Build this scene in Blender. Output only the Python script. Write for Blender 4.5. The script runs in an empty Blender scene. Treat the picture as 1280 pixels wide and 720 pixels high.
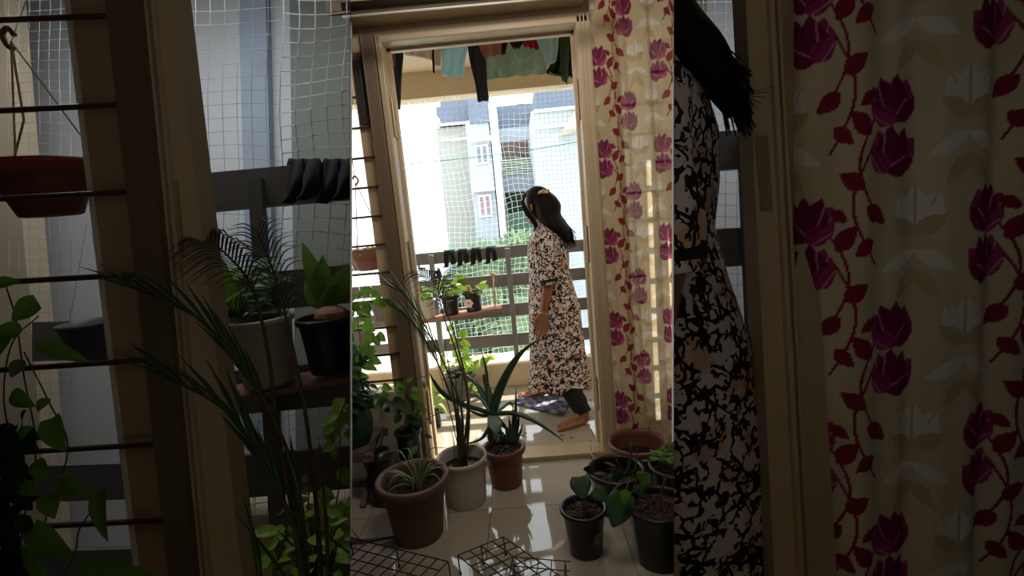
import bpy, math, random
import numpy as np
from mathutils import Vector, Matrix
from math import sin, cos, pi, radians
random.seed(7); rng = np.random.default_rng(7)
scene = bpy.context.scene
COL = scene.collection

# ------------------------------------------------------------------ camera
H = 1.45; F = 640.0
yaw, pitch, roll = radians(1.52), radians(9.26), radians(-5.14)
CF = np.array([-sin(yaw)*cos(pitch), cos(yaw)*cos(pitch), -sin(pitch)])
_r = np.array([cos(yaw), sin(yaw), 0.0]); _u = np.cross(_r, CF)
CR = cos(roll)*_r + sin(roll)*_u
CU = -sin(roll)*_r + cos(roll)*_u
CC = np.array([0, 0, H])
cam_d = bpy.data.cameras.new('camera'); cam = bpy.data.objects.new('camera', cam_d); COL.objects.link(cam)
cam_d.sensor_width = 36; cam_d.lens = F/1280*36; cam_d.clip_start = 0.05; cam_d.clip_end = 500
m = Matrix.Identity(4)
for i in range(3):
    m[i][0] = CR[i]; m[i][1] = CU[i]; m[i][2] = -CF[i]; m[i][3] = CC[i]
cam.matrix_world = m
scene.camera = cam

def at(px, py, X=None, Y=None, Z=None, D=None):
    d = CF + CR*(px-640)/F - CU*(py-360)/F
    if D is not None: return CC + d*D
    if X is not None: return CC + d*(X/d[0])
    if Y is not None: return CC + d*(Y/d[1])
    return CC + d*((Z-H)/d[2])
def V(*a): return np.array(a, float)

# ------------------------------------------------------------------ world, sun, exposure
scene.view_settings.view_transform = 'Standard'; scene.view_settings.look = 'None'
scene.view_settings.gamma = 1; scene.view_settings.use_curve_mapping = False
scene.view_settings.exposure = 0.5
world = bpy.data.worlds.new('World'); scene.world = world; world.use_nodes = True
wn = world.node_tree.nodes; bg = wn['Background']
bg.inputs[0].default_value = (0.86, 0.93, 1.0, 1); bg.inputs[1].default_value = 2.8
def light(name, kind, loc, energy, color=(1, 1, 1), size=1.0, sy=None, aim=None):
    d = bpy.data.lights.new(name, kind); d.energy = energy; d.color = color
    o = bpy.data.objects.new(name, d); COL.objects.link(o); o.location = tuple(loc)
    if kind == 'AREA':
        d.shape = 'RECTANGLE'; d.size = size; d.size_y = sy or size
    if aim is not None:
        o.rotation_euler = Vector(aim).to_track_quat('-Z', 'Y').to_euler()
    return o
SUN_AZ, SUN_EL = radians(44), radians(42)
sun = light('sun', 'SUN', (5, 6, 9), 9.0, (1.0, 0.93, 0.80), aim=(-sin(SUN_AZ)*cos(SUN_EL), -cos(SUN_AZ)*cos(SUN_EL), -sin(SUN_EL)))
sun.data.angle = radians(0.6)
light('room_fill', 'AREA', (0.0, 1.35, 2.6), 8.5, (1.0, 0.92, 0.82), 0.5, 0.3, aim=(0, 1, -0.55))  # added fill that brightens the room, no actual lamp hangs here
BAYL = light('bay_top_fill_left', 'AREA', at(190, 360, D=1.75) + V(0, 0, 1.15), 5.0, (0.93, 0.97, 1.0), 1.0, 0.25, aim=(0, 0.35, -1))  # added overhead fill for the left bay, not a fixture
BAYR = light('bay_top_fill_right', 'AREA', at(1080, 360, D=1.75) + V(0, 0, 1.15), 2.8, (0.93, 0.97, 1.0), 1.0, 0.25, aim=(0, 0.55, -1))  # added light above the right bay, stands for no fixture
light('bay_fill_left', 'AREA', at(200, 200, D=0.45) + V(0, -0.2, 0.55), 0.10, (1.0, 0.94, 0.86), 0.3, 0.3, aim=(-0.1, 1, -0.6))
light('bay_fill_right', 'AREA', at(1130, 200, D=0.45) + V(0, -0.2, 0.55), 0.05, (1.0, 0.92, 0.82), 0.3, 0.3, aim=(0.1, 1, -0.6))

# ------------------------------------------------------------------ materials
MATS = {}
def srgb(c):
    c = np.array(c, float)/255.0
    return tuple(np.where(c <= 0.04045, c/12.92, ((c+0.055)/1.055)**2.4))
def mat(name, rgb, rough=0.6, metal=0.0, var=0.12, scale=8.0, bump=0.0, trans=0.0, spec=0.5, alpha=1.0, vcol=False, sheer=0.0, coat=0.0):
    if name in MATS: return MATS[name]
    m = bpy.data.materials.new(name); m.use_nodes = True
    nt = m.node_tree; N = nt.nodes; L = nt.links
    b = N['Principled BSDF']; out = N['Material Output']
    c = srgb(rgb)
    b.inputs['Roughness'].default_value = rough; b.inputs['Metallic'].default_value = metal
    b.inputs['Specular IOR Level'].default_value = spec; b.inputs['Alpha'].default_value = alpha
    b.inputs['Coat Weight'].default_value = coat
    tc = N.new('ShaderNodeTexCoord')
    nz = N.new('ShaderNodeTexNoise'); nz.inputs['Scale'].default_value = scale; nz.inputs['Detail'].default_value = 5
    L.new(tc.outputs['Object'], nz.inputs['Vector'])
    mix = N.new('ShaderNodeMix'); mix.data_type = 'RGBA'
    L.new(nz.outputs['Fac'], mix.inputs[0])
    col_out = mix.outputs[2]
    if vcol:
        at_ = N.new('ShaderNodeAttribute'); at_.attribute_name = 'Col'
        mix.blend_type = 'MULTIPLY'; mix.inputs[0].default_value = 1.0
        L.new(at_.outputs['Color'], mix.inputs[6])
        rmp = N.new('ShaderNodeMapRange'); rmp.inputs[3].default_value = 1-var; rmp.inputs[4].default_value = 1+var*0.3
        L.new(nz.outputs['Fac'], rmp.inputs[0])
        for l in list(mix.inputs[0].links): nt.links.remove(l)
        mix.inputs[0].default_value = 1.0
        L.new(rmp.outputs[0], mix.inputs[7])
    else:
        mix.inputs[6].default_value = (*[x*(1-var) for x in c], 1)
        mix.inputs[7].default_value = (*[min(1, x*(1+var)) for x in c], 1)
    L.new(col_out, b.inputs['Base Color'])
    if bump:
        bp = N.new('ShaderNodeBump'); bp.inputs['Strength'].default_value = bump; bp.inputs['Distance'].default_value = 0.01
        L.new(nz.outputs['Fac'], bp.inputs['Height']); L.new(bp.outputs[0], b.inputs['Normal'])
    sh = b.outputs[0]
    if trans:
        t = N.new('ShaderNodeBsdfTranslucent'); L.new(col_out, t.inputs['Color'])
        ms = N.new('ShaderNodeMixShader'); ms.inputs[0].default_value = trans
        L.new(sh, ms.inputs[1]); L.new(t.outputs[0], ms.inputs[2]); sh = ms.outputs[0]
    if sheer:
        t = N.new('ShaderNodeBsdfTransparent')
        ms = N.new('ShaderNodeMixShader'); ms.inputs[0].default_value = sheer
        L.new(sh, ms.inputs[1]); L.new(t.outputs[0], ms.inputs[2]); sh = ms.outputs[0]
    L.new(sh, out.inputs[0])
    MATS[name] = m
    return m

M = dict(
 wall=mat('cream_wall_paint', (200, 184, 158), 0.8, var=0.05, scale=3, bump=0.05),
 darkbeam=mat('beam_paint', (168, 148, 118), 0.8, var=0.06, scale=3),
 ceil=mat('ceiling_paint', (215, 205, 188), 0.85, var=0.03),
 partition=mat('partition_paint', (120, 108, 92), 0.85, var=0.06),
 frame=mat('door_frame_cream_paint', (196, 176, 144), 0.45, var=0.07, scale=6),
 framedark=mat('brown_post_paint', (110, 92, 72), 0.5, var=0.1, scale=6),
 stile=mat('window_stile_paint', (176, 148, 112), 0.5, var=0.08, scale=6),
 bar=mat('window_bar_brown_steel', (84, 52, 40), 0.45, 0.3, var=0.15, scale=20),
 wood=mat('door_sill_wood', (178, 156, 122), 0.5, var=0.18, scale=14),
 shutter=mat('dark_shutter_paint', (58, 50, 44), 0.4, var=0.1),
 steel=mat('hinge_steel', (180, 160, 125), 0.4, 0.5, var=0.08),
 rail=mat('railing_grey_paint', (122, 118, 118), 0.5, 0.1, var=0.08, scale=5),
 railpost=mat('railing_post_paint', (132, 132, 134), 0.45, 0.2, var=0.08),
 curb=mat('balcony_curb_plaster', (218, 200, 170), 0.8, var=0.08, scale=5, bump=0.1),
 terra=mat('terracotta_plastic', (112, 68, 54), 0.5, var=0.14, scale=9, bump=0.05),
 terra2=mat('rust_plastic', (112, 62, 48), 0.5, var=0.14, scale=9, bump=0.05),
 brownpot=mat('dusty_brown_plastic', (98, 68, 58), 0.55, var=0.16, scale=9, bump=0.05),
 whitepot=mat('off_white_plastic', (192, 184, 170), 0.5, var=0.08, scale=12),
 blackpot=mat('black_plastic', (26, 25, 27), 0.35, var=0.2, scale=10),
 greypot=mat('grey_plastic', (92, 88, 88), 0.5, var=0.15),
 greenpot=mat('dark_green_plastic', (30, 62, 48), 0.4, var=0.2),
 soil=mat('potting_soil', (46, 34, 28), 0.95, var=0.5, scale=60, bump=0.8),
 clod=mat('soil_clods', (66, 48, 38), 0.95, var=0.4, scale=50),
 water=mat('wet_dark_soil', (24, 20, 20), 0.3, var=0.3),
 aloe=mat('aloe_green', (58, 88, 66), 0.35, var=0.25, scale=12, trans=0.1),
 aloepale=mat('aloe_grey_green', (128, 152, 138), 0.4, var=0.15, scale=12, trans=0.1),
 palm=mat('palm_green', (72, 108, 60), 0.45, var=0.25, scale=15, trans=0.3),
 palmdark=mat('palm_purple_green', (58, 52, 52), 0.45, var=0.35, scale=30, trans=0.15),
 stem=mat('green_brown_stem', (82, 74, 50), 0.6, var=0.25, scale=30),
 twig=mat('dry_twig', (96, 72, 52), 0.8, var=0.25, scale=30),
 spider=mat('spider_leaf_green', (118, 140, 96), 0.5, var=0.25, scale=20, trans=0.2),
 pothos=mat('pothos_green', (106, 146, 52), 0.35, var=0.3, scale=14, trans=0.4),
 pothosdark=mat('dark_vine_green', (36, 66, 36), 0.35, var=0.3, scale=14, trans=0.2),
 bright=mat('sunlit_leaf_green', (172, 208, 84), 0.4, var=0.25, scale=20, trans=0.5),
 greyleaf=mat('broad_leaf_green', (62, 98, 62), 0.5, var=0.25, scale=30, trans=0.3),
 lime=mat('young_leaf_lime', (118, 176, 40), 0.4, var=0.15, scale=30, trans=0.5),
 hedge=mat('garden_bush_green', (120, 146, 104), 0.7, var=0.35, scale=4, trans=0.3),
 net=mat('white_net_cord', (246, 247, 250), 0.6, var=0.03, trans=0.5),
 netfine=mat('grey_net_cord', (176, 184, 190), 0.6, var=0.05),
 skin=mat('brown_skin', (146, 98, 72), 0.5, var=0.1, scale=14),
 skinpale=mat('nail_pink', (206, 170, 148), 0.4, var=0.05),
 hair=mat('black_hair', (20, 14, 14), 0.65, var=0.3, scale=40, spec=0.15),
 legging=mat('black_cotton', (12, 11, 13), 0.85, var=0.2),
 gold=mat('gold_metal', (214, 170, 96), 0.3, 0.8, var=0.05), clip=mat('pale_gold_plastic', (206, 184, 130), 0.4, var=0.1),
 sock=mat('black_sock_knit', (22, 22, 26), 0.9, var=0.3, scale=80),
 board=mat('shelf_board', (160, 112, 92), 0.7, var=0.15, scale=12),
 rope=mat('jute_rope', (186, 162, 124), 0.9, var=0.2, scale=80),
 slat=mat('weathered_slat_wood', (104, 86, 72), 0.7, var=0.25, scale=18, bump=0.2),
 wire=mat('black_wire', (24, 22, 24), 0.4, 0.4, var=0.1),
 rod=mat('curtain_rod_dark', (50, 38, 34), 0.35, 0.3),
 white=mat('white_enamel', (232, 226, 214), 0.5, var=0.03),
 red=mat('red_plastic', (200, 40, 36), 0.4, var=0.1),
 pink=mat('pink_petal', (232, 120, 140), 0.6, var=0.1),
 yellow=mat('yellow_bead', (226, 186, 60), 0.5, var=0.1),
 label=mat('label_paper', (150, 148, 142), 0.7, var=0.05),
 drain=mat('leaf_litter', (112, 62, 48), 0.9, var=0.3, scale=50),
)

def tile_floor():
    m = bpy.data.materials.new('polished_beige_tiles'); m.use_nodes = True
    nt = m.node_tree; N = nt.nodes; L = nt.links; b = N['Principled BSDF']
    tc = N.new('ShaderNodeTexCoord')
    br = N.new('ShaderNodeTexBrick'); br.offset = 0; br.squash = 1
    br.inputs['Scale'].default_value = 1.0; br.inputs['Brick Width'].default_value = 0.6; br.inputs['Row Height'].default_value = 0.6
    br.inputs['Mortar Size'].default_value = 0.0018; br.inputs['Mortar Smooth'].default_value = 0.1
    br.inputs['Color1'].default_value = (*srgb((166, 158, 144)), 1); br.inputs['Color2'].default_value = (*srgb((172, 163, 148)), 1)
    br.inputs['Mortar'].default_value = (*srgb((96, 84, 68)), 1)
    mp = N.new('ShaderNodeMapping'); mp.inputs['Location'].default_value = (0.26, 0.12, 0)
    L.new(tc.outputs['Object'], mp.inputs[0]); L.new(mp.outputs[0], br.inputs['Vector'])
    nz = N.new('ShaderNodeTexNoise'); nz.inputs['Scale'].default_value = 2.5; nz.inputs['Detail'].default_value = 8
    L.new(tc.outputs['Object'], nz.inputs['Vector'])
    mr = N.new('ShaderNodeMapRange'); mr.inputs[3].default_value = 0.86; mr.inputs[4].default_value = 1.1
    L.new(nz.outputs['Fac'], mr.inputs[0])
    mx = N.new('ShaderNodeMix'); mx.data_type = 'RGBA'; mx.blend_type = 'MULTIPLY'; mx.inputs[0].default_value = 1
    L.new(br.outputs['Color'], mx.inputs[6]); L.new(mr.outputs[0], mx.inputs[7]); L.new(mx.outputs[2], b.inputs['Base Color'])
    b.inputs['Roughness'].default_value = 0.045; b.inputs['Specular IOR Level'].default_value = 0.6
    return m
M['tiles'] = tile_floor()

def dress_mat():
    m = bpy.data.materials.new('floral_print_cotton'); m.use_nodes = True
    nt = m.node_tree; N = nt.nodes; L = nt.links; b = N['Principled BSDF']
    tc = N.new('ShaderNodeTexCoord')
    nz = N.new('ShaderNodeTexNoise'); nz.inputs['Scale'].default_value = 16; nz.inputs['Detail'].default_value = 2
    L.new(tc.outputs['UV'], nz.inputs['Vector'])
    vm = N.new('ShaderNodeVectorMath'); vm.operation = 'MULTIPLY_ADD'
    L.new(nz.outputs['Color'], vm.inputs[0]); vm.inputs[1].default_value = (0.07, 0.07, 0.07); L.new(tc.outputs['UV'], vm.inputs[2])
    # black scrollwork
    v = N.new('ShaderNodeTexVoronoi'); v.feature = 'DISTANCE_TO_EDGE'; v.inputs['Scale'].default_value = 34
    L.new(vm.outputs[0], v.inputs['Vector'])
    r1 = N.new('ShaderNodeMath'); r1.operation = 'LESS_THAN'; r1.inputs[1].default_value = 0.105; L.new(v.outputs['Distance'], r1.inputs[0])
    n2 = N.new('ShaderNodeTexNoise'); n2.inputs['Scale'].default_value = 52; n2.inputs['Detail'].default_value = 1.5; n2.inputs['Distortion'].default_value = 1.4
    L.new(tc.outputs['UV'], n2.inputs['Vector'])
    r2 = N.new('ShaderNodeMath'); r2.operation = 'GREATER_THAN'; r2.inputs[1].default_value = 0.56; L.new(n2.outputs['Fac'], r2.inputs[0])
    mxm = N.new('ShaderNodeMath'); mxm.operation = 'MAXIMUM'; L.new(r1.outputs[0], mxm.inputs[0]); L.new(r2.outputs[0], mxm.inputs[1])
    n4 = N.new('ShaderNodeTexNoise'); n4.inputs['Scale'].default_value = 30; L.new(tc.outputs['UV'], n4.inputs['Vector'])
    r4 = N.new('ShaderNodeMath'); r4.operation = 'GREATER_THAN'; r4.inputs[1].default_value = 0.44; L.new(n4.outputs['Fac'], r4.inputs[0])
    mm = N.new('ShaderNodeMath'); mm.operation = 'MULTIPLY'; L.new(mxm.outputs[0], mm.inputs[0]); L.new(r4.outputs[0], mm.inputs[1])
    # cream with peach flower blotches
    n3 = N.new('ShaderNodeTexVoronoi'); n3.inputs['Scale'].default_value = 11; L.new(vm.outputs[0], n3.inputs['Vector'])
    r3 = N.new('ShaderNodeMapRange'); r3.inputs[1].default_value = 0.42; r3.inputs[2].default_value = 0.30; L.new(n3.outputs['Distance'], r3.inputs[0])
    c1 = N.new('ShaderNodeMix'); c1.data_type = 'RGBA'; L.new(r3.outputs[0], c1.inputs[0])
    c1.inputs[6].default_value = (*srgb((238, 226, 226)), 1); c1.inputs[7].default_value = (*srgb((222, 180, 152)), 1)
    c2 = N.new('ShaderNodeMix'); c2.data_type = 'RGBA'; L.new(mm.outputs[0], c2.inputs[0])
    L.new(c1.outputs[2], c2.inputs[6]); c2.inputs[7].default_value = (*srgb((34, 26, 30)), 1)
    L.new(c2.outputs[2], b.inputs['Base Color']); b.inputs['Roughness'].default_value = 0.85
    t = N.new('ShaderNodeBsdfTranslucent'); L.new(c2.outputs[2], t.inputs['Color'])
    ms = N.new('ShaderNodeMixShader'); ms.inputs[0].default_value = 0.18
    L.new(b.outputs[0], ms.inputs[1]); L.new(t.outputs[0], ms.inputs[2]); L.new(ms.outputs[0], N['Material Output'].inputs[0])
    return m
M['dress'] = dress_mat()

def mottled(name, c0, c1, scale=30, thr=0.5, trans=0.2, rough=0.85):
    m = mat(name, c0, rough, trans=trans)
    nt = m.node_tree; N = nt.nodes
    mx = [n for n in N if n.type == 'MIX'][0]; nz = [n for n in N if n.type == 'TEX_NOISE'][0]
    nz.inputs['Scale'].default_value = scale
    rp = N.new('ShaderNodeMapRange'); rp.inputs[1].default_value = thr-0.04; rp.inputs[2].default_value = thr+0.04
    nt.links.new(nz.outputs['Fac'], rp.inputs[0]); nt.links.new(rp.outputs[0], mx.inputs[0])
    mx.inputs[6].default_value = (*srgb(c0), 1); mx.inputs[7].default_value = (*srgb(c1), 1)
    return m
M['sage'] = mottled('sage_floral_cloth', (168, 184, 170), (186, 196, 176), 26, 0.54, 0.55)
M['darkprint'] = mottled('dark_green_print_cloth', (20, 34, 24), (120, 110, 50), 45, 0.6, 0.1)
M['blueshirt'] = mat('pale_blue_cloth', (190, 216, 220), 0.85, var=0.05, trans=0.6)
M['lace'] = mat('cream_lace_cloth', (206, 188, 160), 0.9, var=0.1, trans=0.4, sheer=0.25)
M['blushcloth'] = mat('dusty_pink_cloth', (168, 112, 96), 0.85, var=0.1, trans=0.25)
M['navy'] = mat('navy_cloth', (26, 24, 42), 0.85, var=0.1)
M['redcloth'] = mat('red_cloth', (180, 34, 40), 0.85, var=0.1, trans=0.2)
M['dark'] = mat('black_cloth', (24, 20, 24), 0.85, var=0.1)
M['facwhite'] = mat('facade_white', (228, 232, 236), 0.85, var=0.03, scale=0.6)
M['facgrey'] = mat('facade_pale_beige', (150, 152, 144), 0.85, var=0.06, scale=0.8)
M['facblue'] = mat('facade_slate_blue', (96, 108, 122), 0.85, var=0.05, scale=0.8)
M['facpale'] = mat('facade_pale_blue', (164, 174, 182), 0.85, var=0.04, scale=0.8)
M['glassdark'] = mat('window_pane_dark', (104, 120, 132), 0.1, var=0.25, scale=2)
M['curtainpane'] = mat('window_pane_mauve', (150, 130, 140), 0.2, var=0.2, scale=3)
M['recess'] = mat('recess_red_brown', (116, 96, 90), 0.9, var=0.35, scale=3)
M['recessg'] = mat('recess_green', (78, 104, 78), 0.9, var=0.4, scale=4)
M['greenrail'] = mat('green_balcony_rail', (120, 160, 130), 0.7, var=0.15)
M['ledge'] = mat('white_ledge', (240, 240, 238), 0.8, var=0.03)
M['ground'] = mat('ground_concrete', (150, 150, 140), 0.9, var=0.2, scale=1)

# ------------------------------------------------------------------ geometry helpers
class G:
    def __init__(s): s.v = []; s.f = []; s.mi = []; s.uv = None; s.col = None
    def add(s, v, f, mi=0):
        o = len(s.v); s.v.extend([tuple(map(float, p)) for p in v]); s.f.extend([tuple(i+o for i in q) for q in f]); s.mi.extend([mi]*len(f))
        return s
    def box(s, c, size, rz=0.0, mi=0, taper=1.0):
        hx, hy, hz = [k/2 for k in size]; c = np.array(c, float); v = []
        for dz in (-1, 1):
            t = taper if dz < 0 else 1.0
            for dx, dy in ((-1, -1), (1, -1), (1, 1), (-1, 1)):
                x, y = dx*hx*t, dy*hy*t
                v.append(c + V(x*cos(rz)-y*sin(rz), x*sin(rz)+y*cos(rz), dz*hz))
        return s.add(v, [(3, 2, 1, 0), (4, 5, 6, 7), (0, 1, 5, 4), (1, 2, 6, 5), (2, 3, 7, 6), (3, 0, 4, 7)], mi)
    def box2(s, a, b, mi=0):
        a = np.minimum(a, b)*1.0; bb = np.maximum(a, b); return s.box((a+np.maximum(a, b))/2, np.abs(np.array(b)-a), mi=mi)
    def beam(s, p0, p1, w, h, side=(1, 0, 0), mi=0):
        p0 = np.array(p0, float); p1 = np.array(p1, float); d = p1-p0; d /= np.linalg.norm(d)
        a = np.array(side, float); a -= d*(a@d); a /= np.linalg.norm(a); b = np.cross(d, a)
        v = [p + a*w/2*i + b*h/2*j for p in (p0, p1) for i, j in ((-1, -1), (1, -1), (1, 1), (-1, 1))]
        return s.add(v, [(3, 2, 1, 0), (4, 5, 6, 7), (0, 1, 5, 4), (1, 2, 6, 5), (2, 3, 7, 6), (3, 0, 4, 7)], mi)
    def tube(s, pts, r, n=8, mi=0, caps=True, flat=1.0, flatdir=None):
        pts = np.array(pts, float); k = len(pts)
        r = np.full(k, r, float) if np.isscalar(r) else np.array(r, float)
        T = np.gradient(pts, axis=0); T /= np.linalg.norm(T, axis=1)[:, None]+1e-12
        ref = V(0, 0, 1) if abs(T[0][2]) < 0.9 else V(1, 0, 0)
        if flatdir is not None: ref = np.array(flatdir, float)
        v = []; a = ref - T[0]*(ref@T[0]); a /= np.linalg.norm(a)
        for i in range(k):
            if flatdir is not None: a = ref
            a = a - T[i]*(a@T[i]); a /= np.linalg.norm(a)+1e-12; b = np.cross(T[i], a)
            for j in range(n):
                t = 2*pi*j/n; v.append(pts[i] + r[i]*(cos(t)*a*flat + sin(t)*b))
        f = [(i*n+j, i*n+(j+1) % n, (i+1)*n+(j+1) % n, (i+1)*n+j) for i in range(k-1) for j in range(n)]
        if caps: f += [tuple(range(n-1, -1, -1)), tuple((k-1)*n+j for j in range(n))]
        return s.add(v, f, mi)
    def capsule(s, pts, r, n=14, sub=10):
        """closed rounded tube along a smooth path"""
        pts = spline(pts, sub); r = np.interp(np.linspace(0, 1, len(pts)), np.linspace(0, 1, len(r)), r)
        T0 = pts[0]-pts[1]; T0 /= np.linalg.norm(T0); T1 = pts[-1]-pts[-2]; T1 /= np.linalg.norm(T1)
        a = [pts[0]+T0*r[0]*sin(t) for t in (1.45, 1.1, 0.7, 0.35)]; ra = [r[0]*cos(t) for t in (1.45, 1.1, 0.7, 0.35)]
        b = [pts[-1]+T1*r[-1]*sin(t) for t in (0.35, 0.7, 1.1, 1.45)]; rb = [r[-1]*cos(t) for t in (0.35, 0.7, 1.1, 1.45)]
        return s.tube(np.array(a+list(pts)+b), np.array(ra+list(r)+rb), n)
    def ellipsoid(s, c, r, n=20, m=14, rot=None, mi=0, fn=None):
        c = np.array(c, float); v = []
        for i in range(m+1):
            t = pi*i/m
            for j in range(n):
                p = 2*pi*j/n; q = V(sin(t)*cos(p), sin(t)*sin(p), cos(t))
                k = fn(q) if fn else 1.0
                q = q*np.array(r, float)*k
                if rot is not None: q = rot @ q
                v.append(c+q)
        f = [(i*n+j, (i+1)*n+j, (i+1)*n+(j+1) % n, i*n+(j+1) % n) for i in range(m) for j in range(n)]
        return s.add(v, f, mi)
    def lathe(s, c, prof, n=40, mi=0, flute=0.0, nf=20, frange=None):
        c = np.array(c, float); v = []
        for i, (r, z) in enumerate(prof):
            fl = flute if (flute and frange and frange[0] <= i <= frange[1]) else 0
            for j in range(n):
                t = 2*pi*j/n; rr = r*(1+fl*(cos(nf*t))); v.append(c+V(rr*cos(t), rr*sin(t), z))
        f = [(i*n+j, i*n+(j+1) % n, (i+1)*n+(j+1) % n, (i+1)*n+j) for i in range(len(prof)-1) for j in range(n)]
        return s.add(v, f, mi)
    def grid(s, P, mi=0, closed=False):
        """P: (rows, cols, 3)"""
        R_, C_ = P.shape[:2]; f = []
        for i in range(R_-1):
            for j in range(C_ if closed else C_-1):
                f.append((i*C_+j, i*C_+(j+1) % C_, (i+1)*C_+(j+1) % C_, (i+1)*C_+j))
        return s.add(P.reshape(-1, 3), f, mi)
    def strap(s, pts, w, fold=0.25, up=(0, 0, 1), mi=0, sub=6):
        """long leaf: a folded ribbon with real thickness"""
        pts = spline(pts, sub); k = len(pts); w = np.interp(np.linspace(0, 1, k), np.linspace(0, 1, len(w)), w)
        T = np.gradient(pts, axis=0); T /= np.linalg.norm(T, axis=1)[:, None]+1e-12
        up = np.array(up, float); v = []
        for i in range(k):
            a = np.cross(T[i], up); nn = np.linalg.norm(a); a = a/nn if nn > 1e-3 else V(1, 0, 0); b = np.cross(a, T[i])
            th = 0.08*w[i]+0.0004
            v += [pts[i]-a*w[i]/2+b*w[i]*fold, pts[i]+b*th, pts[i]+a*w[i]/2+b*w[i]*fold, pts[i]-b*th]
        f = [(i*4+j, i*4+(j+1) % 4, (i+1)*4+(j+1) % 4, (i+1)*4+j) for i in range(k-1) for j in range(4)]
        return s.add(v, f, mi)
    def leaf(s, base, d, n, L, W, shape='ovate', droop=0.25, mi=0, k=9, fold=0.12):
        base = np.array(base, float); d = np.array(d, float); d /= np.linalg.norm(d)
        n = np.array(n, float); n -= d*(n@d); n /= np.linalg.norm(n)+1e-9; a = np.cross(d, n)
        v = []; P = []
        for i in range(k+1):
            t = i/k
            if shape == 'heart': w = W*0.5*(sin(pi*min(1, t**0.62))**0.8)*(1.0 if t < 0.9 else 1); back = -0.13*L if 0 < i <= 2 else 0
            elif shape == 'lance': w = W*0.5*sin(pi*t**0.8)**0.9; back = 0
            else: w = W*0.5*sin(pi*t**0.72)**0.8; back = 0
            if i in (0, k): w = 0.0006
            c = base + d*L*t - n*droop*L*t*t
            e = d*back*(0.9 if i == 1 else 0.35)
            v += [c - a*w + e + n*(fold*w*2), c - a*w*0.5 + e*0.5 + n*(fold*w*0.7), c, c + a*w*0.5 + e*0.5 + n*(fold*w*0.7), c + a*w + e + n*(fold*w*2)]
        f = [(i*5+j, i*5+j+1, (i+1)*5+j+1, (i+1)*5+j) for i in range(k) for j in range(4)]
        return s.add(v, f, mi)

def spline(pts, sub=6):
    pts = np.array(pts, float)
    if len(pts) < 3:
        return np.array([pts[0]*(1-t)+pts[-1]*t for t in np.linspace(0, 1, sub+1)])
    P = np.vstack([2*pts[0]-pts[1], pts, 2*pts[-1]-pts[-2]]); out = []
    for i in range(1, len(P)-2):
        for t in np.linspace(0, 1, sub, endpoint=False):
            a, b, c, d = P[i-1], P[i], P[i+1], P[i+2]
            out.append(0.5*((2*b)+(-a+c)*t+(2*a-5*b+4*c-d)*t*t+(-a+3*b-3*c+d)*t**3))
    out.append(P[-2]); return np.array(out)

def origin(o):
    p = V(0, 0, 0)
    while o is not None: p = p + np.array(o.location); o = o.parent
    return p
def obj(name, g, m, parent=None, loc=None, smooth=False, bevel=0.0, solid=0.0, auto=True):
    """link g as ONE mesh object; g is in world coordinates, origin moved to loc (top level) or the parent's origin"""
    base = origin(parent) if parent is not None else (np.array(loc, float) if loc is not None else None)
    vv = np.array(g.v, float)
    if base is None:
        base = V((vv[:, 0].min()+vv[:, 0].max())/2, (vv[:, 1].min()+vv[:, 1].max())/2, vv[:, 2].min())
    me = bpy.data.meshes.new(name); me.from_pydata((vv-base).tolist(), [], g.f)
    ms = m if isinstance(m, (list, tuple)) else [m]
    for k in ms: me.materials.append(M[k] if isinstance(k, str) else k)
    me.polygons.foreach_set('material_index', g.mi)
    if smooth: me.polygons.foreach_set('use_smooth', [True]*len(me.polygons))
    if g.uv is not None:
        uvl = me.uv_layers.new(name='UVMap'); li = np.zeros(len(me.loops), int); me.loops.foreach_get('vertex_index', li)
        uvl.data.foreach_set('uv', np.array(g.uv, float)[li].ravel())
    if g.col is not None:
        ca = me.color_attributes.new('Col', 'FLOAT_COLOR', 'POINT'); c = np.ones((len(vv), 4)); c[:, :3] = g.col; ca.data.foreach_set('color', c.ravel())
    me.validate(); me.update()
    o = bpy.data.objects.new(name, me); COL.objects.link(o)
    if parent is not None: o.parent = parent
    else: o.location = tuple(base)
    if bevel:
        b = o.modifiers.new('edge', 'BEVEL'); b.width = bevel; b.segments = 2; b.limit_method = 'ANGLE'
    if solid:
        b = o.modifiers.new('thick', 'SOLIDIFY'); b.thickness = solid; b.offset = 0
    return o
def tag(o, label, cat, group=None):
    o['label'] = label; o['category'] = cat
    if group: o['group'] = group
    return o
def thing(name, label, cat, loc, group=None):
    o = bpy.data.objects.new(name, None); COL.objects.link(o); o.location = tuple(map(float, loc)); o.empty_display_size = 0.05
    return tag(o, label, cat, group)
def struct(name, g, m, parent=None, loc=None, **k):
    o = obj(name, g, m, parent, loc, **k)
    if parent is None: o['kind'] = 'structure'
    return o
def copy_tree(o, parent=None):
    c = o.copy(); COL.objects.link(c); c.parent = parent
    for ch in list(o.children): copy_tree(ch, c)
    return c
S = 1.2
def near_pos(p, s=S):
    """where the same kind of thing stands in the side bays, closer to the viewer"""
    q = np.array(p)-CC; return CC + s*(CR*(q@CR) + CU*(q@CU) + CF*(q@CF)/3.168)

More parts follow.
